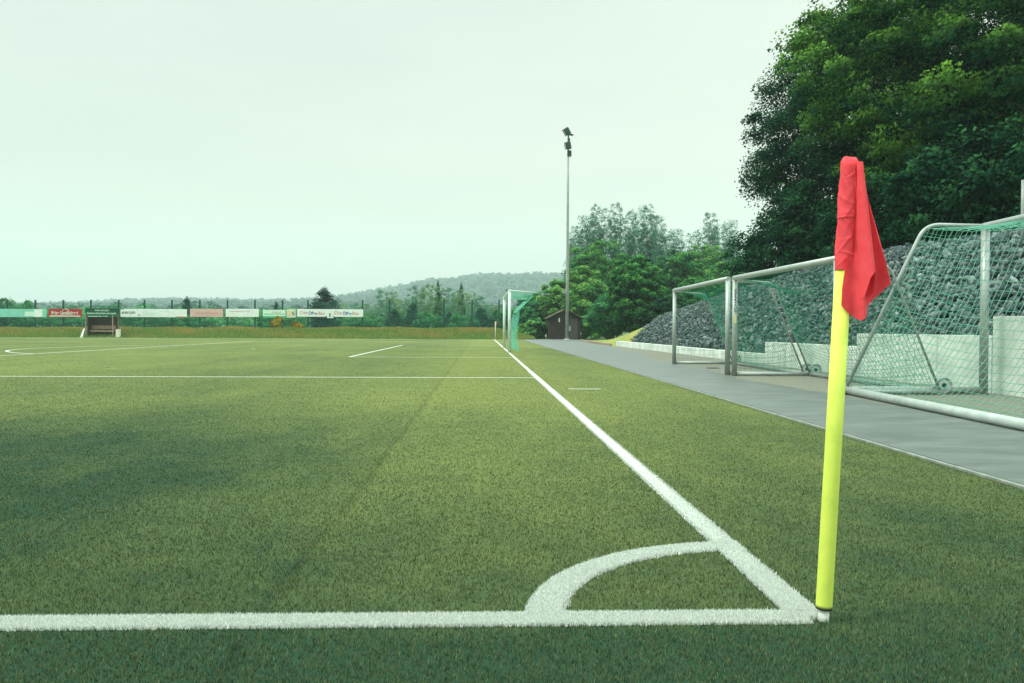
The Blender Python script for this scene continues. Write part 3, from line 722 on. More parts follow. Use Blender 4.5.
# ------------------------------------------------------------------ far bank, fence, boards, shelter
BY0, BY1 = PW+0.35, 70.6
def bank_z(x, y):
    h = 0.64 + (x+43)*0.004
    if x > 0: h *= max(0.0, 1-x/4.0)
    u = min(1, max(0, (y-BY0)/(BY1-BY0)))
    return -0.03 + h*(u*u*(3-2*u)) + 0.03*math.sin(x*1.3)*u
xb = np.arange(-75, 4.01, 0.6); yb = list(np.linspace(BY0, BY1, 7)) + [73, 80, 100, 200]
V = [(x, y, bank_z(x, y) - (max(0, y-73)*0.004)) for y in yb for x in xb]; n_ = len(xb)
tag(MB().add(V, [(j*n_+i, j*n_+i+1, (j+1)*n_+i+1, (j+1)*n_+i) for j in range(len(yb)-1) for i in range(n_-1)], True).build('far_bank', M['meadow']), kind='structure')
# weeds and long grass on it
nW = 60000; wx = rng.uniform(-60, 3.4, nW); wy = BY0 + (BY1+1.2-BY0)*rng.random(nW)
patch = 0.5+0.5*np.sin(wx*0.55+2*np.sin(wx*0.23))*np.cos(wy*1.3+wx*0.2)
h = rng.uniform(0.10, 0.30, nW)*(0.8+0.4*patch); wz = np.array([bank_z(a, b__) for a, b__ in zip(wx, wy)])
a = rng.random(nW)*2*math.pi; V = np.zeros((nW, 3, 3), np.float32); ww = rng.uniform(0.02, 0.06, nW)
V[:, 0] = np.stack([wx-np.cos(a)*ww, wy-np.sin(a)*ww, wz-0.02], 1); V[:, 1] = np.stack([wx+np.cos(a)*ww, wy+np.sin(a)*ww, wz-0.02], 1)
V[:, 2] = np.stack([wx+rng.normal(0, .08, nW), wy+rng.normal(0, .05, nW), wz+h], 1)
hf = (wy-BY0)/(BY1-BY0)
tone = np.clip(patch*0.55 + rng.normal(0, 0.25, nW) + hf*0.35 - 0.26, 0, 1)
tag(np_mesh('wild_grass', V.reshape(-1, 3), np.arange(nW*3, dtype=np.int32), 3, M['meadow_blade'], attr=np.repeat(tone, 3)), 'unmown green and rust coloured grass covering the bank beyond the pitch', 'grass', kind='stuff')

FY = 72.0
fe = empty('boundary_fence', (-25, FY, 0.9), 'dark green mesh fence on the bank carrying the advertising boards', 'fence')
posts = [at(x, 327, FY)[0] for x in (-48, -20.5, 7.4, 35.5, 63.5, 91, 118.7, 144.5, 172, 200, 227.5, 255, 282.5, 308, 335.5, 362.5, 389.5, 416, 444, 472, 499)]
def ftop(x): return 3.19 + (x+43)*0.0063
for xp in posts:
    zt = ftop(xp)
    MB().box((xp, FY, (zt+0.7)/2), (0.13, 0.08, zt-0.7)).box((xp, FY, zt+0.01), (0.15, 0.10, 0.02)).build('post', M['fence_green'], fe)
pm = MB()
for i in range(len(posts)-1):
    x0, x1 = posts[i], posts[i+1]; zt = ftop(x0)-0.12
    for xx in np.arange(x0+0.1, x1-0.05, 0.11): pm.box((xx, FY, (0.8+zt)/2), (0.007, 0.007, zt-0.8))
    for zz_ in np.arange(0.95, zt, 0.2): pm.box(((x0+x1)/2, FY-0.008, zz_), (x1-x0, 0.008, 0.012))
pm.build('mesh_panel', M['fence_wire'], fe)

def board(x0, x1, y0, y1, mt, label, Y=71.9):
    a, b_ = at(x0, y0, Y), at(x1, y1, Y)
    c = ((a[0]+b_[0])/2, Y, (a[2]+b_[2])/2); wdt, hgt = b_[0]-a[0], a[2]-b_[2]
    r = empty('advertising_board', (c[0], Y, c[2]-hgt/2), label, 'board', 'advertising boards on the boundary fence')
    MB().box(c, (wdt, 0.03, hgt)).build('panel', mt, r, bevel=0.006)
    def T(fx, fz, fw_, fh, body, mname, nm='lettering', bold=0.01):
        text(nm, body, (c[0]+(fx-0.5)*wdt, Y-0.02, c[2]+(fz-0.5)*hgt), fh*hgt, fw_*wdt, M[mname], r, depth=0.002, bold=bold)
    def Bx(fx, fz, fw_, fh, mname, nm='stripe', d=0.02):
        MB().box((c[0]+(fx-0.5)*wdt, Y-d, c[2]+(fz-0.5)*hgt), (fw_*wdt, 0.006, fh*hgt)).build(nm, M[mname], r)
    return r, T, Bx, c, wdt, hgt
r, T, Bx, *_ = board(-34, 46.5, 308.6, 317.3, M['p_teal'], 'long mint green advertising board at the left edge of the photo')
Bx(0.79, 0.40, 0.12, 0.55, 'p_mint'); Bx(0.90, 0.5, 0.10, 0.9, 'p_pale'); T(0.84, 0.40, 0.19, 0.45, 'Kaufhaus', 'p_cream')
r, T, Bx, c, wd, hg = board(48.3, 81.8, 308.8, 317.2, M['p_red'], 'red advertising board with white script lettering, left of the shelter')
T(0.49, 0.52, 0.80, 0.46, 'Meine Landbäckerei', 'p_cream', bold=0.03); Bx(0.5, 0.13, 0.92, 0.14, 'p_cream')
ringp = [(c[0]+0.02*wd+0.55*math.cos(a)*wd/2*0.38, 71.9-0.022, c[2]+0.05+0.42*math.sin(a)*hg) for a in np.linspace(0, math.pi, 16)]
MB().tube(ringp, 0.025, 5).build('emblem', M['p_cream'], r)
r, T, Bx, *_ = board(120.6, 187, 308.8, 317.3, M['p_pale'], 'long white advertising board just right of the shelter with faint grey lettering')
T(0.12, 0.52, 0.20, 0.30, 'enercom', 'p_ink'); T(0.43, 0.48, 0.22, 0.45, 'Wüstner', 'p_mint', bold=0.02); T(0.275, 0.25, 0.03, 0.25, 'A', 'p_ink'); Bx(0.91, 0.06, 0.16, 0.10, 'p_rose'); Bx(0.70, 0.70, 0.26, 0.06, 'p_mint')
r, T, Bx, *_ = board(190, 223, 308.8, 317, M['p_pink'], 'faded pink advertising board between two long white boards')
T(0.5, 0.50, 0.7, 0.34, 'Autohaus', 'p_rose')
r, T, Bx, *_ = board(225.8, 258.8, 308.8, 317, M['p_pale'], 'white advertising board with thin red line of lettering near its top')
T(0.42, 0.68, 0.62, 0.16, 'Getränkemarkt am Ring', 'p_rose', bold=0.02); T(0.2, 0.4, 0.12, 0.16, 'info', 'p_cream')
r, T, Bx, *_ = board(263, 285.5, 309.8, 317.6, M['p_mint'], 'bright green and white striped advertising board')
Bx(0.5, 0.10, 1.0, 0.20, 'p_green'); Bx(0.5, 0.45, 0.92, 0.10, 'p_green'); T(0.62, 0.68, 0.4, 0.2, 'Hof', 'p_rose')
r, T, Bx, *_ = board(286.6, 295.5, 309.2, 317.6, M['p_cream'], 'small square pale yellow advertising board with dark marks')
T(0.3, 0.5, 0.35, 0.6, '3', 'p_yellow', bold=0.03); T(0.75, 0.5, 0.3, 0.4, 'S', 'p_ink')
r, T, Bx, *_ = board(297.2, 363.2, 309.0, 317.0, M['p_pale'], 'long white advertising board with the same blue and red lettering twice')
for o_ in (0.0, 0.52):
    T(0.10+o_, 0.52, 0.11, 0.42, 'Die', 'p_rose'); T(0.235+o_, 0.50, 0.13, 0.50, 'Öffen', 'p_blue', bold=0.03); T(0.365+o_, 0.48, 0.10, 0.42, 'Bau', 'p_rose')
Bx(0.495, 0.22, 0.02, 0.5, 'p_ink'); Bx(0.5, -0.05, 0.10, 0.22, 'p_pale'); Bx(0.44, 0.02, 0.02, 0.15, 'p_ink'); Bx(0.55, 0.02, 0.02, 0.15, 'p_ink')

# shelter
SY = 67.6
sx0, sx1 = at(85.5, 330, SY)[0], at(113.2, 330, SY)[0]; sw = sx1-sx0; scx = (sx0+sx1)/2; sh = 2.36
sr = empty('player_shelter', (scx, SY+0.6, 0), 'open wooden player shelter with dark green sign roof at the far touchline', 'shelter')
MB().box((scx, SY+0.55, 0.0), (sw+0.7, 1.5, 0.10)).build('base_slab', M['kerb'], sr)
MB().box((scx, SY+1.1, 1.15), (sw, 0.06, 2.2)).build('back_wall', M['dark_wood'], sr)
MB().box((sx0+0.03, SY+0.7, 1.15), (0.05, 0.8, 2.2)).build('side_wall', M['dark_wood'], sr)
for xx, yy in ((sx0+0.02, SY), (sx1-0.04, SY), (sx1-0.04, SY+1.04)): MB().box((xx, yy, 1.0), (0.07, 0.07, 1.95)).build('post', M['bench_wood'], sr)
MB().box((scx+0.18, SY+0.02, 2.04), (sw+0.42, 0.06, 0.70)).build('sign_board', M['p_dgreen'], sr, bevel=0.01)
MB().box((scx+0.18, SY+0.55, 2.40), (sw+0.46, 1.25, 0.05)).build('roof', M['p_dgreen'], sr)
MB().box((scx, SY+0.80, 0.86), (sw-0.3, 0.05, 0.30)).box((scx, SY+0.65, 0.60), (sw-0.3, 0.35, 0.05)).box((scx, SY+0.50, 0.52), (sw-0.3, 0.04, 0.10)).build('bench', M['bench_wood'], sr)
def ST(x0, x1, z, hgt, body, bold=0.03): text('lettering', body, ((x0+x1)/2, SY-0.015, z), hgt, x1-x0, M['p_mint'], sr, depth=0.004, bold=bold)
f_ = lambda q: sx0-0.03+(sw+0.42)*q
ST(f_(0.29), f_(0.73), 2.26, 0.13, 'WIR BAUEN'); ST(f_(0.05), f_(0.95), 2.02, 0.13, 'TÜREN FENSTER DÄCHER'); ST(f_(0.09), f_(0.68), 1.76, 0.08, 'ZIMMEREI SEIT 1952')
sb = MB().box((sx1+0.50, SY-0.2, 0.34), (0.30, 0.30, 0.62)).box((sx1+0.50, SY-0.2, 0.66), (0.33, 0.33, 0.05)); tag(sb.build('litter_bin', M['p_cream'], origin=(sx1+0.50, SY-0.2, 0), bevel=0.02), 'small pale square bin standing at the right side of the shelter', 'bin')
mk = empty('marker_board', (sx0-0.22, SY-0.2, 0), 'narrow white board leaning at the left side of the shelter', 'board')
MB().add([(sx0-0.34, SY-0.25, 0), (sx0-0.14, SY-0.25, 0), (sx0-0.06, SY, 0.75), (sx0-0.16, SY, 0.75), (sx0-0.34, SY-0.22, 0), (sx0-0.14, SY-0.22, 0), (sx0-0.06, SY+0.03, 0.75), (sx0-0.16, SY+0.03, 0.75)], [(0,1,2,3),(7,6,5,4),(0,4,5,1),(1,5,6,2),(2,6,7,3),(3,7,4,0)]).build('panel', M['p_pale'], mk)

# post at the right edge, on the embankment
ep = at(1022.5, 230, 13.0)
po = MB().tube([(ep[0], 13, terr(ep[0], 13)-0.1), (ep[0], 13, at(1022.5, 180, 13.0)[2])], 0.034, 10)
tag(po.build('steel_post', M['galv'], origin=(ep[0], 13, terr(ep[0], 13))), 'thin grey steel post on the stone slope at the right edge of the photo', 'post')

# ------------------------------------------------------------------ trees
def leaf_quads(C, size, r, upb=0.35, normals=None):
    n = len(C)
    nrm = r.normal(size=(n, 3))
    nrm[:, 2] = np.abs(nrm[:, 2])*0.8+upb*1.5
    if normals is not None: nrm = nrm*0.75 + normals*0.7
    nrm /= np.linalg.norm(nrm, axis=1)[:, None]
    ref = r.normal(size=(n, 3)); U = np.cross(nrm, ref); U /= np.linalg.norm(U, axis=1)[:, None]; W = np.cross(nrm, U)
    s = size*r.uniform(0.6, 1.35, n)[:, None]
    V = np.stack([C-U*s*0.5, C-W*s*0.32-nrm*s*0.06, C+U*s*0.5, C+W*s*0.32-nrm*s*0.06], 1)
    return V.reshape(-1, 3)
def crown_pts(r, centre, rad, nb, br, nl, flat=0.45, lump=0.22, inner=0.25, shape='round', low=-1.0):
    """boughs (flattened leaf masses) spread over an uneven ellipsoid; returns leaf centres, tone, normals"""
    d = r.normal(size=(nb, 3)); d /= np.linalg.norm(d, axis=1)[:, None]
    keep = d[:, 2] > low; d = d[keep]; nb = len(d)
    k1 = r.normal(size=(5, 3))*2.2; ph = r.random(5)*6.28
    noise = np.sin(d@k1.T+ph).mean(1)*1.6
    rr = (1-inner*r.random(nb)**1.5) * (1+lump*noise)
    if shape == 'column': hz_ = np.sqrt(1-d[:, 2]**2)+1e-6; d = d*np.stack([hz_**-0.45, hz_**-0.45, np.ones(nb)], 1)
    if shape == 'cone': sc = np.clip((1-d[:, 2])/2, 0.05, 1)**0.7; d = d*np.stack([sc*1.5, sc*1.5, np.ones(nb)], 1)
    bc = np.array(centre)+d*rr[:, None]*np.array(rad)
    which = r.integers(0, nb, nl)
    q = r.normal(size=(nl, 3)); q /= np.linalg.norm(q, axis=1)[:, None]; q[:, 2] = np.where(r.random(nl) < 0.75, np.abs(q[:, 2]), q[:, 2])
    bs = br*r.uniform(0.5, 1.4, nb)
    rad_ = (r.random(nl)**0.45)
    off = q*rad_[:, None]*bs[which][:, None]*np.array([1, 1, flat])
    # boughs droop outward
    outw = off[:, 0]*d[which, 0]+off[:, 1]*d[which, 1]
    off[:, 2] -= 0.15*np.clip(outw, 0, 9)
    C = bc[which]+off
    bt = r.random(nb)
    tone = np.clip(0.42*bt[which] + 0.62*np.clip(q[:, 2], 0, 1)*rad_ + 0.22*r.random(nl)**2 - 0.08, 0, 1)**1.7  # bough tops lighter, undersides darker: daylight painted into the leaf tone
    return C, tone, d[which]*np.array([1, 1, 0.6])
def tree(name, loc, H, crad, ccz, nb, br, nl, leaf, lm, bm_, label, group, seed, trunk_r=None, shape='round', inner=0.3, flat=0.45, lump=0.22, low=-1.0, limbs=7, cat='tree', core=0):
    r = np.random.default_rng(seed); loc = np.array(loc, float)
    t = empty(name, tuple(loc), label, cat, group)
    c = loc+np.array([0, 0, ccz])
    C, tone, nn_ = crown_pts(r, c, crad, nb, br, nl, flat, lump, inner, shape, low)
    if core:
        q = r.normal(size=(core, 3)); q /= np.linalg.norm(q, axis=1)[:, None]
        C2 = c+q*(r.random(core)**0.4)[:, None]*np.array(crad)*0.8
        C = np.concatenate([C, C2]); tone = np.concatenate([tone, r.random(core)*0.2]); nn_ = np.concatenate([nn_, q])  # inner leaves kept dark: crown shade painted into their tone
    g_ = C[:, 2] > loc[2]+0.05; C, tone, nn_ = C[g_], tone[g_], nn_[g_]
    V = leaf_quads(C, leaf, r, normals=nn_)
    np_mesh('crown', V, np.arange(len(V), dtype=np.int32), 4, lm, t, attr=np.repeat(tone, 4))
    tr_ = trunk_r or H*0.018
    top = c+np.array([r.normal(0, .2), r.normal(0, .2), crad[2]*0.6])
    tb = MB()
    mid = loc*0.5+top*0.5+np.array([r.normal(0, .15), r.normal(0, .15), 0])
    tb.tube([loc-np.array([0,0,0.2]), loc+np.array([0,0,0.4]), mid, top], [tr_*1.5, tr_*1.1, tr_*0.7, tr_*0.15], 8)
    for i in range(limbs):
        s = r.uniform(0.3, 0.85); p0 = loc+(top-loc)*s; a = r.random()*6.28; l = 0.75*min(crad[0], crad[1])*r.uniform(0.6, 1.0)*(1.15-s*0.6)
        p1 = p0+np.array([math.cos(a)*l*0.5, math.sin(a)*l*0.5, l*0.30]); p2 = p0+np.array([math.cos(a)*l, math.sin(a)*l, l*0.5])
        tb.tube([p0, p1, p2], [tr_*0.45, tr_*0.25, tr_*0.06], 5)
    tb.build('trunk', bm_, t)
    return t
def copy_tree(src, loc, rz, sc, label, group, dims=(1, 1, 1)):
    c = src.copy(); COL.objects.link(c); c.location = loc; c.rotation_euler = (0, 0, rz); c.scale = (sc*dims[0], sc*dims[1], sc*dims[2])
    c['label'] = label
    if group: c['group'] = group
    for ch in list(src.children):
        d = ch.copy(); COL.objects.link(d); d.parent = c
    return c

# two big trees on the right and the thicket under them
def gz(x, y): return terr(min(x, 79), min(y, 65)) if x > 6.6 else 0.0
L_BIG = 'big trees on the embankment'
tx, ty = 19.0, 25.0
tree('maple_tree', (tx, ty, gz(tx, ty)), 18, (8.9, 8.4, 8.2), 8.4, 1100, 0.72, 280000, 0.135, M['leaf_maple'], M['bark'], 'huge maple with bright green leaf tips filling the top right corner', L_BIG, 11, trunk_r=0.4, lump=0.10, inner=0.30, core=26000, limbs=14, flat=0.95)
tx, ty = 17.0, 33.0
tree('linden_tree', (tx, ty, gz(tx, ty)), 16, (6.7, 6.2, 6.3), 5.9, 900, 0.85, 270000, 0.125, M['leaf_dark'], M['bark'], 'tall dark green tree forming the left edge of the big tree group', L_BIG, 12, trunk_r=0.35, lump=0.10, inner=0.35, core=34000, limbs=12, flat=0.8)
tx, ty = 27.5, 33.0
tree('linden_tree', (tx, ty, gz(tx, ty)), 17, (8.5, 8, 9), 9.5, 500, 1.1, 90000, 0.20, M['leaf_dark'], M['bark'], 'very dark tree behind the maple at the right edge', L_BIG, 13, trunk_r=0.35, core=16000)
def shrub(name, x, y, z, rx, rz_, nl, leaf, lm, label, group, seed, ry=None):
    return tree(name, (x, y, z), rz_*2, (rx, ry or rx, rz_), rz_*0.85, max(12, int(nl/110)), rx*0.24, nl, leaf, lm, M['bark'], label, group, seed, trunk_r=0.06, limbs=5, inner=0.5, flat=0.9, cat='bush', core=int(nl*0.15))
G_TH = 'dark bushes under the big trees'
for i, (x, y, rx, rz_, lb) in enumerate([
    (13.2, 21, 2.6, 2.0, 'dark bush directly behind the near half of the stone slope'),
    (12.9, 26, 2.5, 1.9, 'dark bush under the tall dark tree above the middle goal'),
    (12.7, 31, 2.4, 1.9, 'dark bush at the foot of the tall dark tree, above the farthest small goal'),
    (14.5, 16.5, 2.6, 2.2, 'dark bush above the net of the large goal'),
    (17.5, 15.0, 2.8, 2.6, 'dark bush at the right edge above the steel post'),
    (12.6, 36.5, 2.2, 1.9, 'dark bush at the left end of the thicket above the stone slope')]):
    shrub('bush', x, y, gz(x, y), rx, rz_, 11000, 0.16, M['leaf_dark'], lb, G_TH, 40+i)

# middle distance: broad trees behind the hut
G_M = 'leafy trees behind the hut and grass slope'
def spot(xp, Y): return at(xp, 330, Y)[0]
def ztop(xp, yp, Y): return at(xp, yp, Y)[2]
protos = {}
def proto(key, **kw):
    protos[key] = kw
midtrees = [ # x px, top y px, half width px, Y, material, leaf, label
    (636, 257, 29, 62, 'leaf_round', 'round dark-limbed maple standing on the grass slope left of the small goals', 26000),
    (598, 245, 34, 84, 'leaf_mid', 'broad green tree just right of the mast with a rounded top', 20000),
    (583, 263, 26, 76, 'leaf_fresh', 'bright green tree directly behind the roof of the hut', 16000),
    (611, 292, 26, 66, 'leaf_hedge', 'low leafy tree between the hut and the round maple', 15000),
    (560, 280, 20, 80, 'leaf_fresh', 'light green tree left of the mast', 14000),
    (538, 293, 22, 84, 'leaf_hedge', 'green tree behind the match goal', 14000),
    (525, 307, 16, 78, 'leaf_hedge', 'small green tree seen through the net of the match goal', 9000),
    (655, 262, 24, 88, 'leaf_fresh', 'pale green tree behind the round maple', 14000),
    (678, 250, 26, 84, 'leaf_round', 'dark green tree above the left end of the far crossbar', 16000),
    (701, 243, 26, 92, 'leaf_fresh', 'bright green tree left of the poplar pair', 15000),
    (724, 262, 26, 80, 'leaf_mid', 'green tree between the poplar pair and the big dark tree', 15000),
    (700, 272, 26, 66, 'leaf_round', 'dark tree directly above the crossbar of the farthest small goal', 14000),
    (745, 255, 22, 72, 'leaf_mid', 'green tree half hidden by the big dark tree', 12000),
    (668, 296, 22, 60, 'leaf_dark', 'low dark tree at the top of the grass slope', 11000),
]
for i, (xp, yp, hwp, Y, lm, lb, nl) in enumerate(midtrees):
    x = spot(xp, Y); zt = ztop(xp, yp, Y); z0 = gz(x, Y) if Y < 66 else 0.0
    rx = hwp/F_PX*(Y+2.7); Hh = zt-z0; cz = Hh*0.54; rzz = Hh*0.47-rx*0.12; rx *= 0.9
    tree('leafy_tree', (x, Y, z0), Hh, (rx, rx, rzz), cz, 260, rx*0.22, int(nl*1.3), 0.20 if Y < 70 else 0.24, M[lm], M['bark'], lb, G_M, 100+i, lump=0.20, inner=0.40, flat=0.85, core=1500, limbs=8)
# shrubs at the foot of these trees
G_S = 'bushes at the foot of the trees by the hut'
for i, (xp, yp, hwp, Y, lm, lb) in enumerate([
    (537, 320, 12, 72, 'leaf_mid', 'low green bush left of the hut, near the end of the path'),
    (524, 325, 12, 76, 'leaf_fresh', 'low light green bush behind the match goal net'),
    (592, 312, 14, 72.5, 'leaf_fresh', 'bright green bush touching the right wall of the hut'),
    (607, 318, 14, 69, 'leaf_mid', 'green bush on the lower end of the grass slope'),
    (650, 316, 18, 62, 'leaf_dark', 'dark bush in the shade of the round maple')]):
    x = spot(xp, Y); z0 = gz(x, Y) if Y < 66 else 0; zt = ztop(xp, yp, Y)
    shrub('bush', x, Y, z0, hwp/F_PX*(Y+2.7), (zt-z0)/1.85, 5000, 0.22, M[lm], lb, G_S, 160+i)
# poplars with thin, grey crowns
G_P = 'tall grey-green poplars on the skyline'
pop = [ # x, top, half width, Y
    (573, 228, 8, 112, 'slim poplar just right of the mast, lowest of the left poplars'),
    (586, 213, 13, 108, 'poplar with dense round crown, first full crown right of the mast'),
    (599, 204, 12, 110, 'tall poplar, second crown right of the mast'),
    (615, 206, 11, 112, 'poplar with a narrow pointed top, third right of the mast'),
    (630, 208, 11, 116, 'thin poplar between the two tallest poplars'),
    (646, 204, 14, 108, 'tallest poplar in the middle of the skyline group'),
    (659, 218, 11, 118, 'sparse poplar just right of the tallest one'),
    (674, 227, 13, 114, 'rounded poplar at the right end of the left poplar group'),
    (693, 230, 11, 118, 'small poplar left of the poplar pair'),
    (711, 215, 12, 112, 'left poplar of the pair standing near the big dark tree'),
    (729, 218, 12, 108, 'right poplar of the pair, with thin lower branches'),
    (741, 245, 10, 116, 'low poplar between the pair and the big dark tree')]
pm_ = []
for v in range(3):
    t = tree('poplar_tree', (0, 0, 0), 18, (1.75, 1.75, 6.9), 11.0, 700, 0.55, 17000, 0.20, M['leaf_grey'], M['bark_pale'], 'x', G_P, 200+v, trunk_r=0.16, lump=0.10, inner=0.75, flat=0.9, limbs=16, shape='column')
    pm_.append(t)
for i, (xp, yp, hwp, Y, lb) in enumerate(pop):
    src = pm_[i % 3]; x = spot(xp, Y); zt = ztop(xp, yp, Y); sc = zt/17.9; wx_ = hwp*1.0/F_PX*(Y+2.7)/(2.15*sc)
    if i < 3: src.location = (x, Y, 0); src.scale = (sc*wx_, sc*wx_, sc); src.rotation_euler = (0, 0, i*2.1); src['label'] = lb
    else: copy_tree(src, (x, Y, 0), i*1.7, sc, lb, G_P, (wx_, wx_, 1))

# young woodland behind the fence: pale birches and aspens, a few firs
G_B = 'pale young trees behind the fence'
bp = [tree('birch_tree', (0, 0, 0), 8, (1.7, 1.7, 3.4), 4.3, 130, 0.45, 4600, 0.19, M[lm], M['bark_pale'], 'x', G_B, 230+i_, trunk_r=0.07, lump=0.2, inner=0.6, flat=0.8, limbs=10) for i_, lm in enumerate(('leaf_pale', 'leaf_grey', 'leaf_pale'))]
birch = [(368, 303, 12), (381, 294, 11), (392, 289, 9), (403, 298, 11), (414, 290, 10), (425, 281, 9), (437, 284, 9), (448, 292, 12), (458, 287, 9), (470, 292, 11), (480, 300, 11), (489, 302, 10), (345, 303, 11), (356, 306, 9), (500, 303, 9)]
bl = ['pale young tree right of the long blue lettered board', 'pale birch, third tree right of the last advertising board', 'thin tall birch left of the first dark fir', 'pale bushy tree above the first dark fir', 'pale birch between the two dark firs',
      'thin bare-topped birch, tallest of the pale row', 'slim pointed tree just right of the tallest birch', 'broad pale tree in the middle of the pale row', 'slim upright tree with a dark tip, right of the middle', 'pale green tree right of the dark-tipped one',
      'pale tree near the right end of the pale row', 'last pale tree before the far corner flag', 'pale tree above the right end of the blue lettered board', 'low pale tree directly behind the end of the last board', 'thin pale tree just left of the match goal']
for i, (xp, yp, hwp) in enumerate(birch):
    Y = 92+((i*7) % 5)*4.0; src = bp[i % 3]; x = spot(xp, Y); zt = ztop(xp, yp, Y); sc = zt/7.7; wq = hwp/F_PX*(Y+2.7)/(1.75*sc)
    if i < 3: src.location = (x, Y, 0); src.scale = (sc*wq, sc*wq, sc); src['label'] = bl[i]
    else: copy_tree(src, (x, Y, 0), i*2.3, sc, bl[i], G_B, (wq, wq, 1))
G_F = 'dark conifers and bushes behind the fence'
fp = tree('fir_tree', (0, 0, 0), 6, (1.6, 1.6, 2.9), 2.9, 200, 0.42, 9000, 0.17, M['leaf_fir'], M['bark'], 'x', G_F, 250, trunk_r=0.08, shape='cone', lump=0.12, inner=0.6, flat=0.9, limbs=4)
firs = [(395, 309, 12, 84, 'low dark fir behind the fence, left of the pair'), (413, 303, 11, 85, 'dark fir behind the fence, right of the pair'), (449, 312, 9, 86, 'small dark fir below the broad pale tree'),
        (480, 308, 14, 83, 'dark green bushy fir left of the far corner flag'), (497, 310, 12, 82, 'dark conifer directly behind the match goal posts'), (325, 288, 21, 84, 'dense pointed dark green tree rising behind the blue lettered board'),
        (187, 297, 9, 86, 'small dark tree with bare tip above the gap beside the pink board'), (276, 302, 7, 84, 'small dark bush top showing over the green striped board'), (461, 283, 5, 98, 'slim dark spruce tip among the pale trees'), (438, 281, 5, 100, 'narrow dark spruce in the middle of the pale row'),
        (317, 318, 8, 82, 'dark low bush beneath the blue lettered board'), (334, 318, 9, 81, 'dark low bush under the right half of the blue lettered board')]
for i, (xp, yp, hwp, Y, lb) in enumerate(firs):
    x = spot(xp, Y); zt = ztop(xp, yp, Y); sc = zt/5.75; wq = hwp/F_PX*(Y+2.7)/(1.7*sc)
    if i == 0: fp.location = (x, Y, 0); fp.scale = (sc*wq, sc*wq, sc); fp['label'] = lb
    else: copy_tree(fp, (x, Y, 0), i*1.3, sc, lb, G_F, (wq, wq, 1))
# bushes just behind the boards
G_H = 'green bushes directly behind the fence'
hp = shrub('bush', 0, 0, 0, 2.2, 1.35, 4200, 0.20, M['leaf_hedge'], 'x', G_H, 260)
hb = [(-30, 302), (0, 301), (22, 303), (50, 315), (72, 316), (98, 317), (130, 315), (155, 314), (178, 316), (205, 318), (236, 321), (268, 316), (292, 318), (350, 317), (370, 318), (428, 314), (462, 316), (510, 312)]
hl = ['bush behind the far left end of the mint green board', 'dark bush rising above the left end of the mint green board', 'bush rising above the middle of the mint green board', 'bush in the gap between the mint and red boards', 'bush below the right half of the red board',
      'bush behind the shelter', 'bush below the left end of the long white board', 'bush below the middle of the long white board', 'bush below the right end of the long white board', 'bush under the pink board', 'low bush under the white board with the red line',
      'bush under the green striped board', 'bush below the small square board', 'bush below the right end of the blue lettered board', 'bush just past the last advertising board', 'bush between the firs at the foot of the pale trees', 'bush at the foot of the slim dark spruce', 'bush directly right of the far corner flag']
for i, ((xp, yp), lb) in enumerate(zip(hb, hl)):
    Y = 77+(i*3) % 4; x = spot(xp, Y); zt = ztop(xp, yp, Y); sc = (zt)/2.5; wq = 17/F_PX*(Y)/(2.2*sc)
    if i == 0: hp.location = (x, Y, 0); hp.scale = (sc*wq, sc*wq, sc); hp['label'] = lb
    else: copy_tree(hp, (x, Y, 0), i*1.1, sc, lb, G_H, (wq, wq, 1))
# yellow broom bushes by the fence
for xp, yp, lb in ((277, 317.5, 'small yellow flowering bush beneath the green striped board'), (298, 322.5, 'small yellow flowering bush left of the blue lettered board')):
    x = spot(xp, 71.2); z0 = 0.75
    shrub('flowering_bush', x, 71.2, z0, 0.62, (ztop(xp, yp, 71.2)-z0)/1.7, 1300, 0.13, M['flower'], lb, None, int(xp))
# bare tree behind the match goal
bt = tree('bare_tree', (spot(505.5, 84), 84, 0), 6, (0.9, 0.9, 1.2), 5.2, 10, 0.4, 60, 0.15, M['leaf_grey'], M['bark'], 'thin leafless tree sticking up behind the match goal crossbar', None, 270, trunk_r=0.07, limbs=16)

# ------------------------------------------------------------------ distant wood and hill
def forest(name, pts, ht_, wd_, lm, label, seed, nq=26, leaf=2.2):
    r = np.random.default_rng(seed); n = len(pts); Cc = []; tn = []; nn_ = []
    for p in pts:
        q = r.normal(size=(nq, 3)); q /= np.linalg.norm(q, axis=1)[:, None]; q[:, 2] = np.abs(q[:, 2])
        hh = ht_*r.uniform(0.7, 1.2); w_ = wd_*r.uniform(0.7, 1.2)
        c = np.array(p)+q*np.array([w_, w_, hh*0.6])+np.array([0, 0, hh*0.4]); Cc.append(c); tn.append(np.clip(r.random()*0.6+r.random(nq)*0.4, 0, 1)); nn_.append(q)
    V = leaf_quads(np.concatenate(Cc), leaf, r, normals=np.concatenate(nn_))
    return tag(np_mesh(name, V, np.arange(len(V), dtype=np.int32), 4, lm, attr=np.repeat(np.concatenate(tn), 4)), label, 'forest', kind='stuff')
r5 = np.random.default_rng(55)
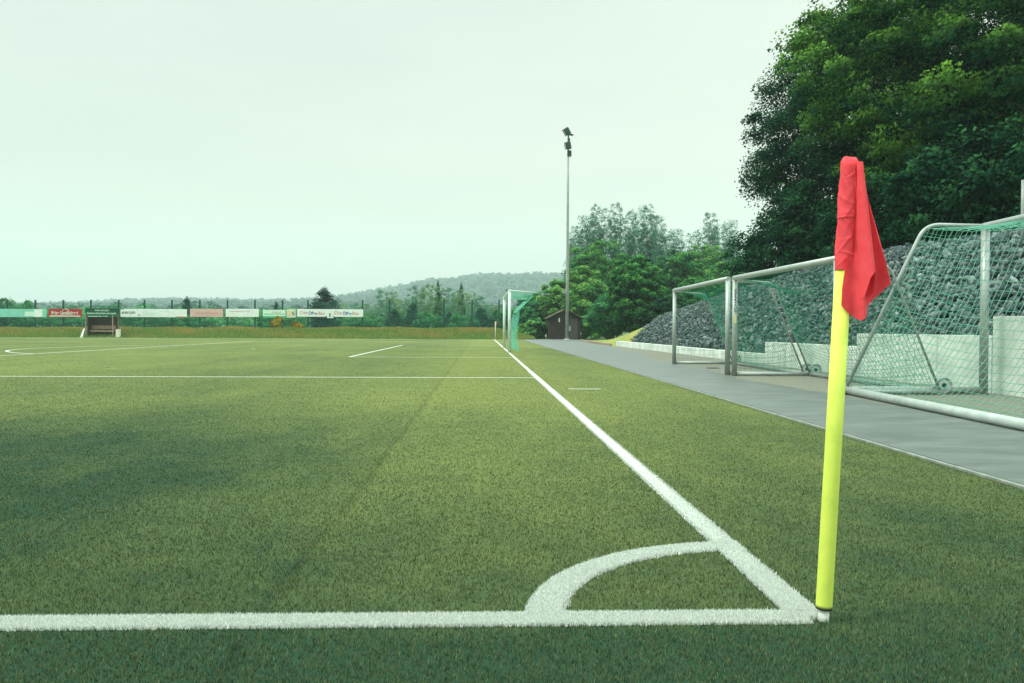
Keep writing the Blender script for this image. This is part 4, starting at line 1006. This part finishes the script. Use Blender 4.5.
# hill whose ridge follows the skyline
ridge_px = [(-300, 303), (-100, 303), (0, 302), (120, 301), (220, 300), (300, 299), (340, 296), (370, 291), (400, 285.5), (430, 281), (455, 280), (480, 275.5), (520, 273.5), (560, 272), (640, 270), (800, 272), (1100, 285)]
HY = 1500.0
rx_ = [at(a_, b__, HY)[0] for a_, b__ in ridge_px]; rz_ = [at(a_, b__, HY)[2]-19 for a_, b__ in ridge_px]
def hill_z(x, y):
    base = float(np.interp(x, rx_, rz_)); u = max(0, min(1, (y-650)/(HY-650))); s_ = u*u*(3-2*u)
    v = base*s_ + 4*math.sin(x*0.013+y*0.006)*s_
    if y > HY: v *= max(0, 1-(y-HY)/900)
    return v
xh = np.linspace(-1500, 1500, 90); yh = np.linspace(600, 2400, 40)
V = [(x, y, hill_z(x, y)-0.5) for y in yh for x in xh]; n_ = len(xh)
tag(MB().add(V, [(j*n_+i, j*n_+i+1, (j+1)*n_+i+1, (j+1)*n_+i) for j in range(39) for i in range(n_-1)], True).build('hill', M['ground']), kind='structure')
pts = []
for i in range(6500):
    y = r5.uniform(750, 1560); x = r5.uniform(-0.75, 0.75)*y
    pts.append((x, y, hill_z(x, y)))
forest('hill_forest', pts, 15, 7, M['leaf_far'], 'hazy blue-green forest covering the distant hill', 1, nq=22, leaf=6.0)
pts = [(r5.uniform(-330, 30), r5.uniform(300, 420), 0) for i in range(420)]
forest('distant_wood', pts, 8.8, 4.0, M['leaf_far'], 'hazy row of distant trees beyond the fence on the left', 2, nq=60, leaf=2.0)
pts = [(r5.uniform(-150, 60), r5.uniform(118, 170), 0) for i in range(260)]
forest('thicket', pts, 3.6, 2.6, M['leaf_hedge'], 'low green thicket filling the ground behind the fence', 3, nq=90, leaf=0.8)

# ------------------------------------------------------------------ haze
hz = MB().box((0, 1000, 149), (3990, 3980, 300.8)); ho = hz.build('haze', None); tag(ho, kind='stuff', label='thin pale morning haze filling the air over the pitch and hill', cat='haze')
hm = bpy.data.materials.new('haze'); hm.use_nodes = True; t = hm.node_tree
for n in list(t.nodes):
    if n.type != 'OUTPUT_MATERIAL': t.nodes.remove(n)
pv = t.nodes.new('ShaderNodeVolumePrincipled'); pv.inputs['Color'].default_value = (0.72, 0.89, 0.92, 1); pv.inputs['Density'].default_value = 0.00044; pv.inputs['Anisotropy'].default_value = 0.0
t.links.new(pv.outputs[0], t.nodes['Material Output'].inputs['Volume']); ho.data.materials.append(hm)
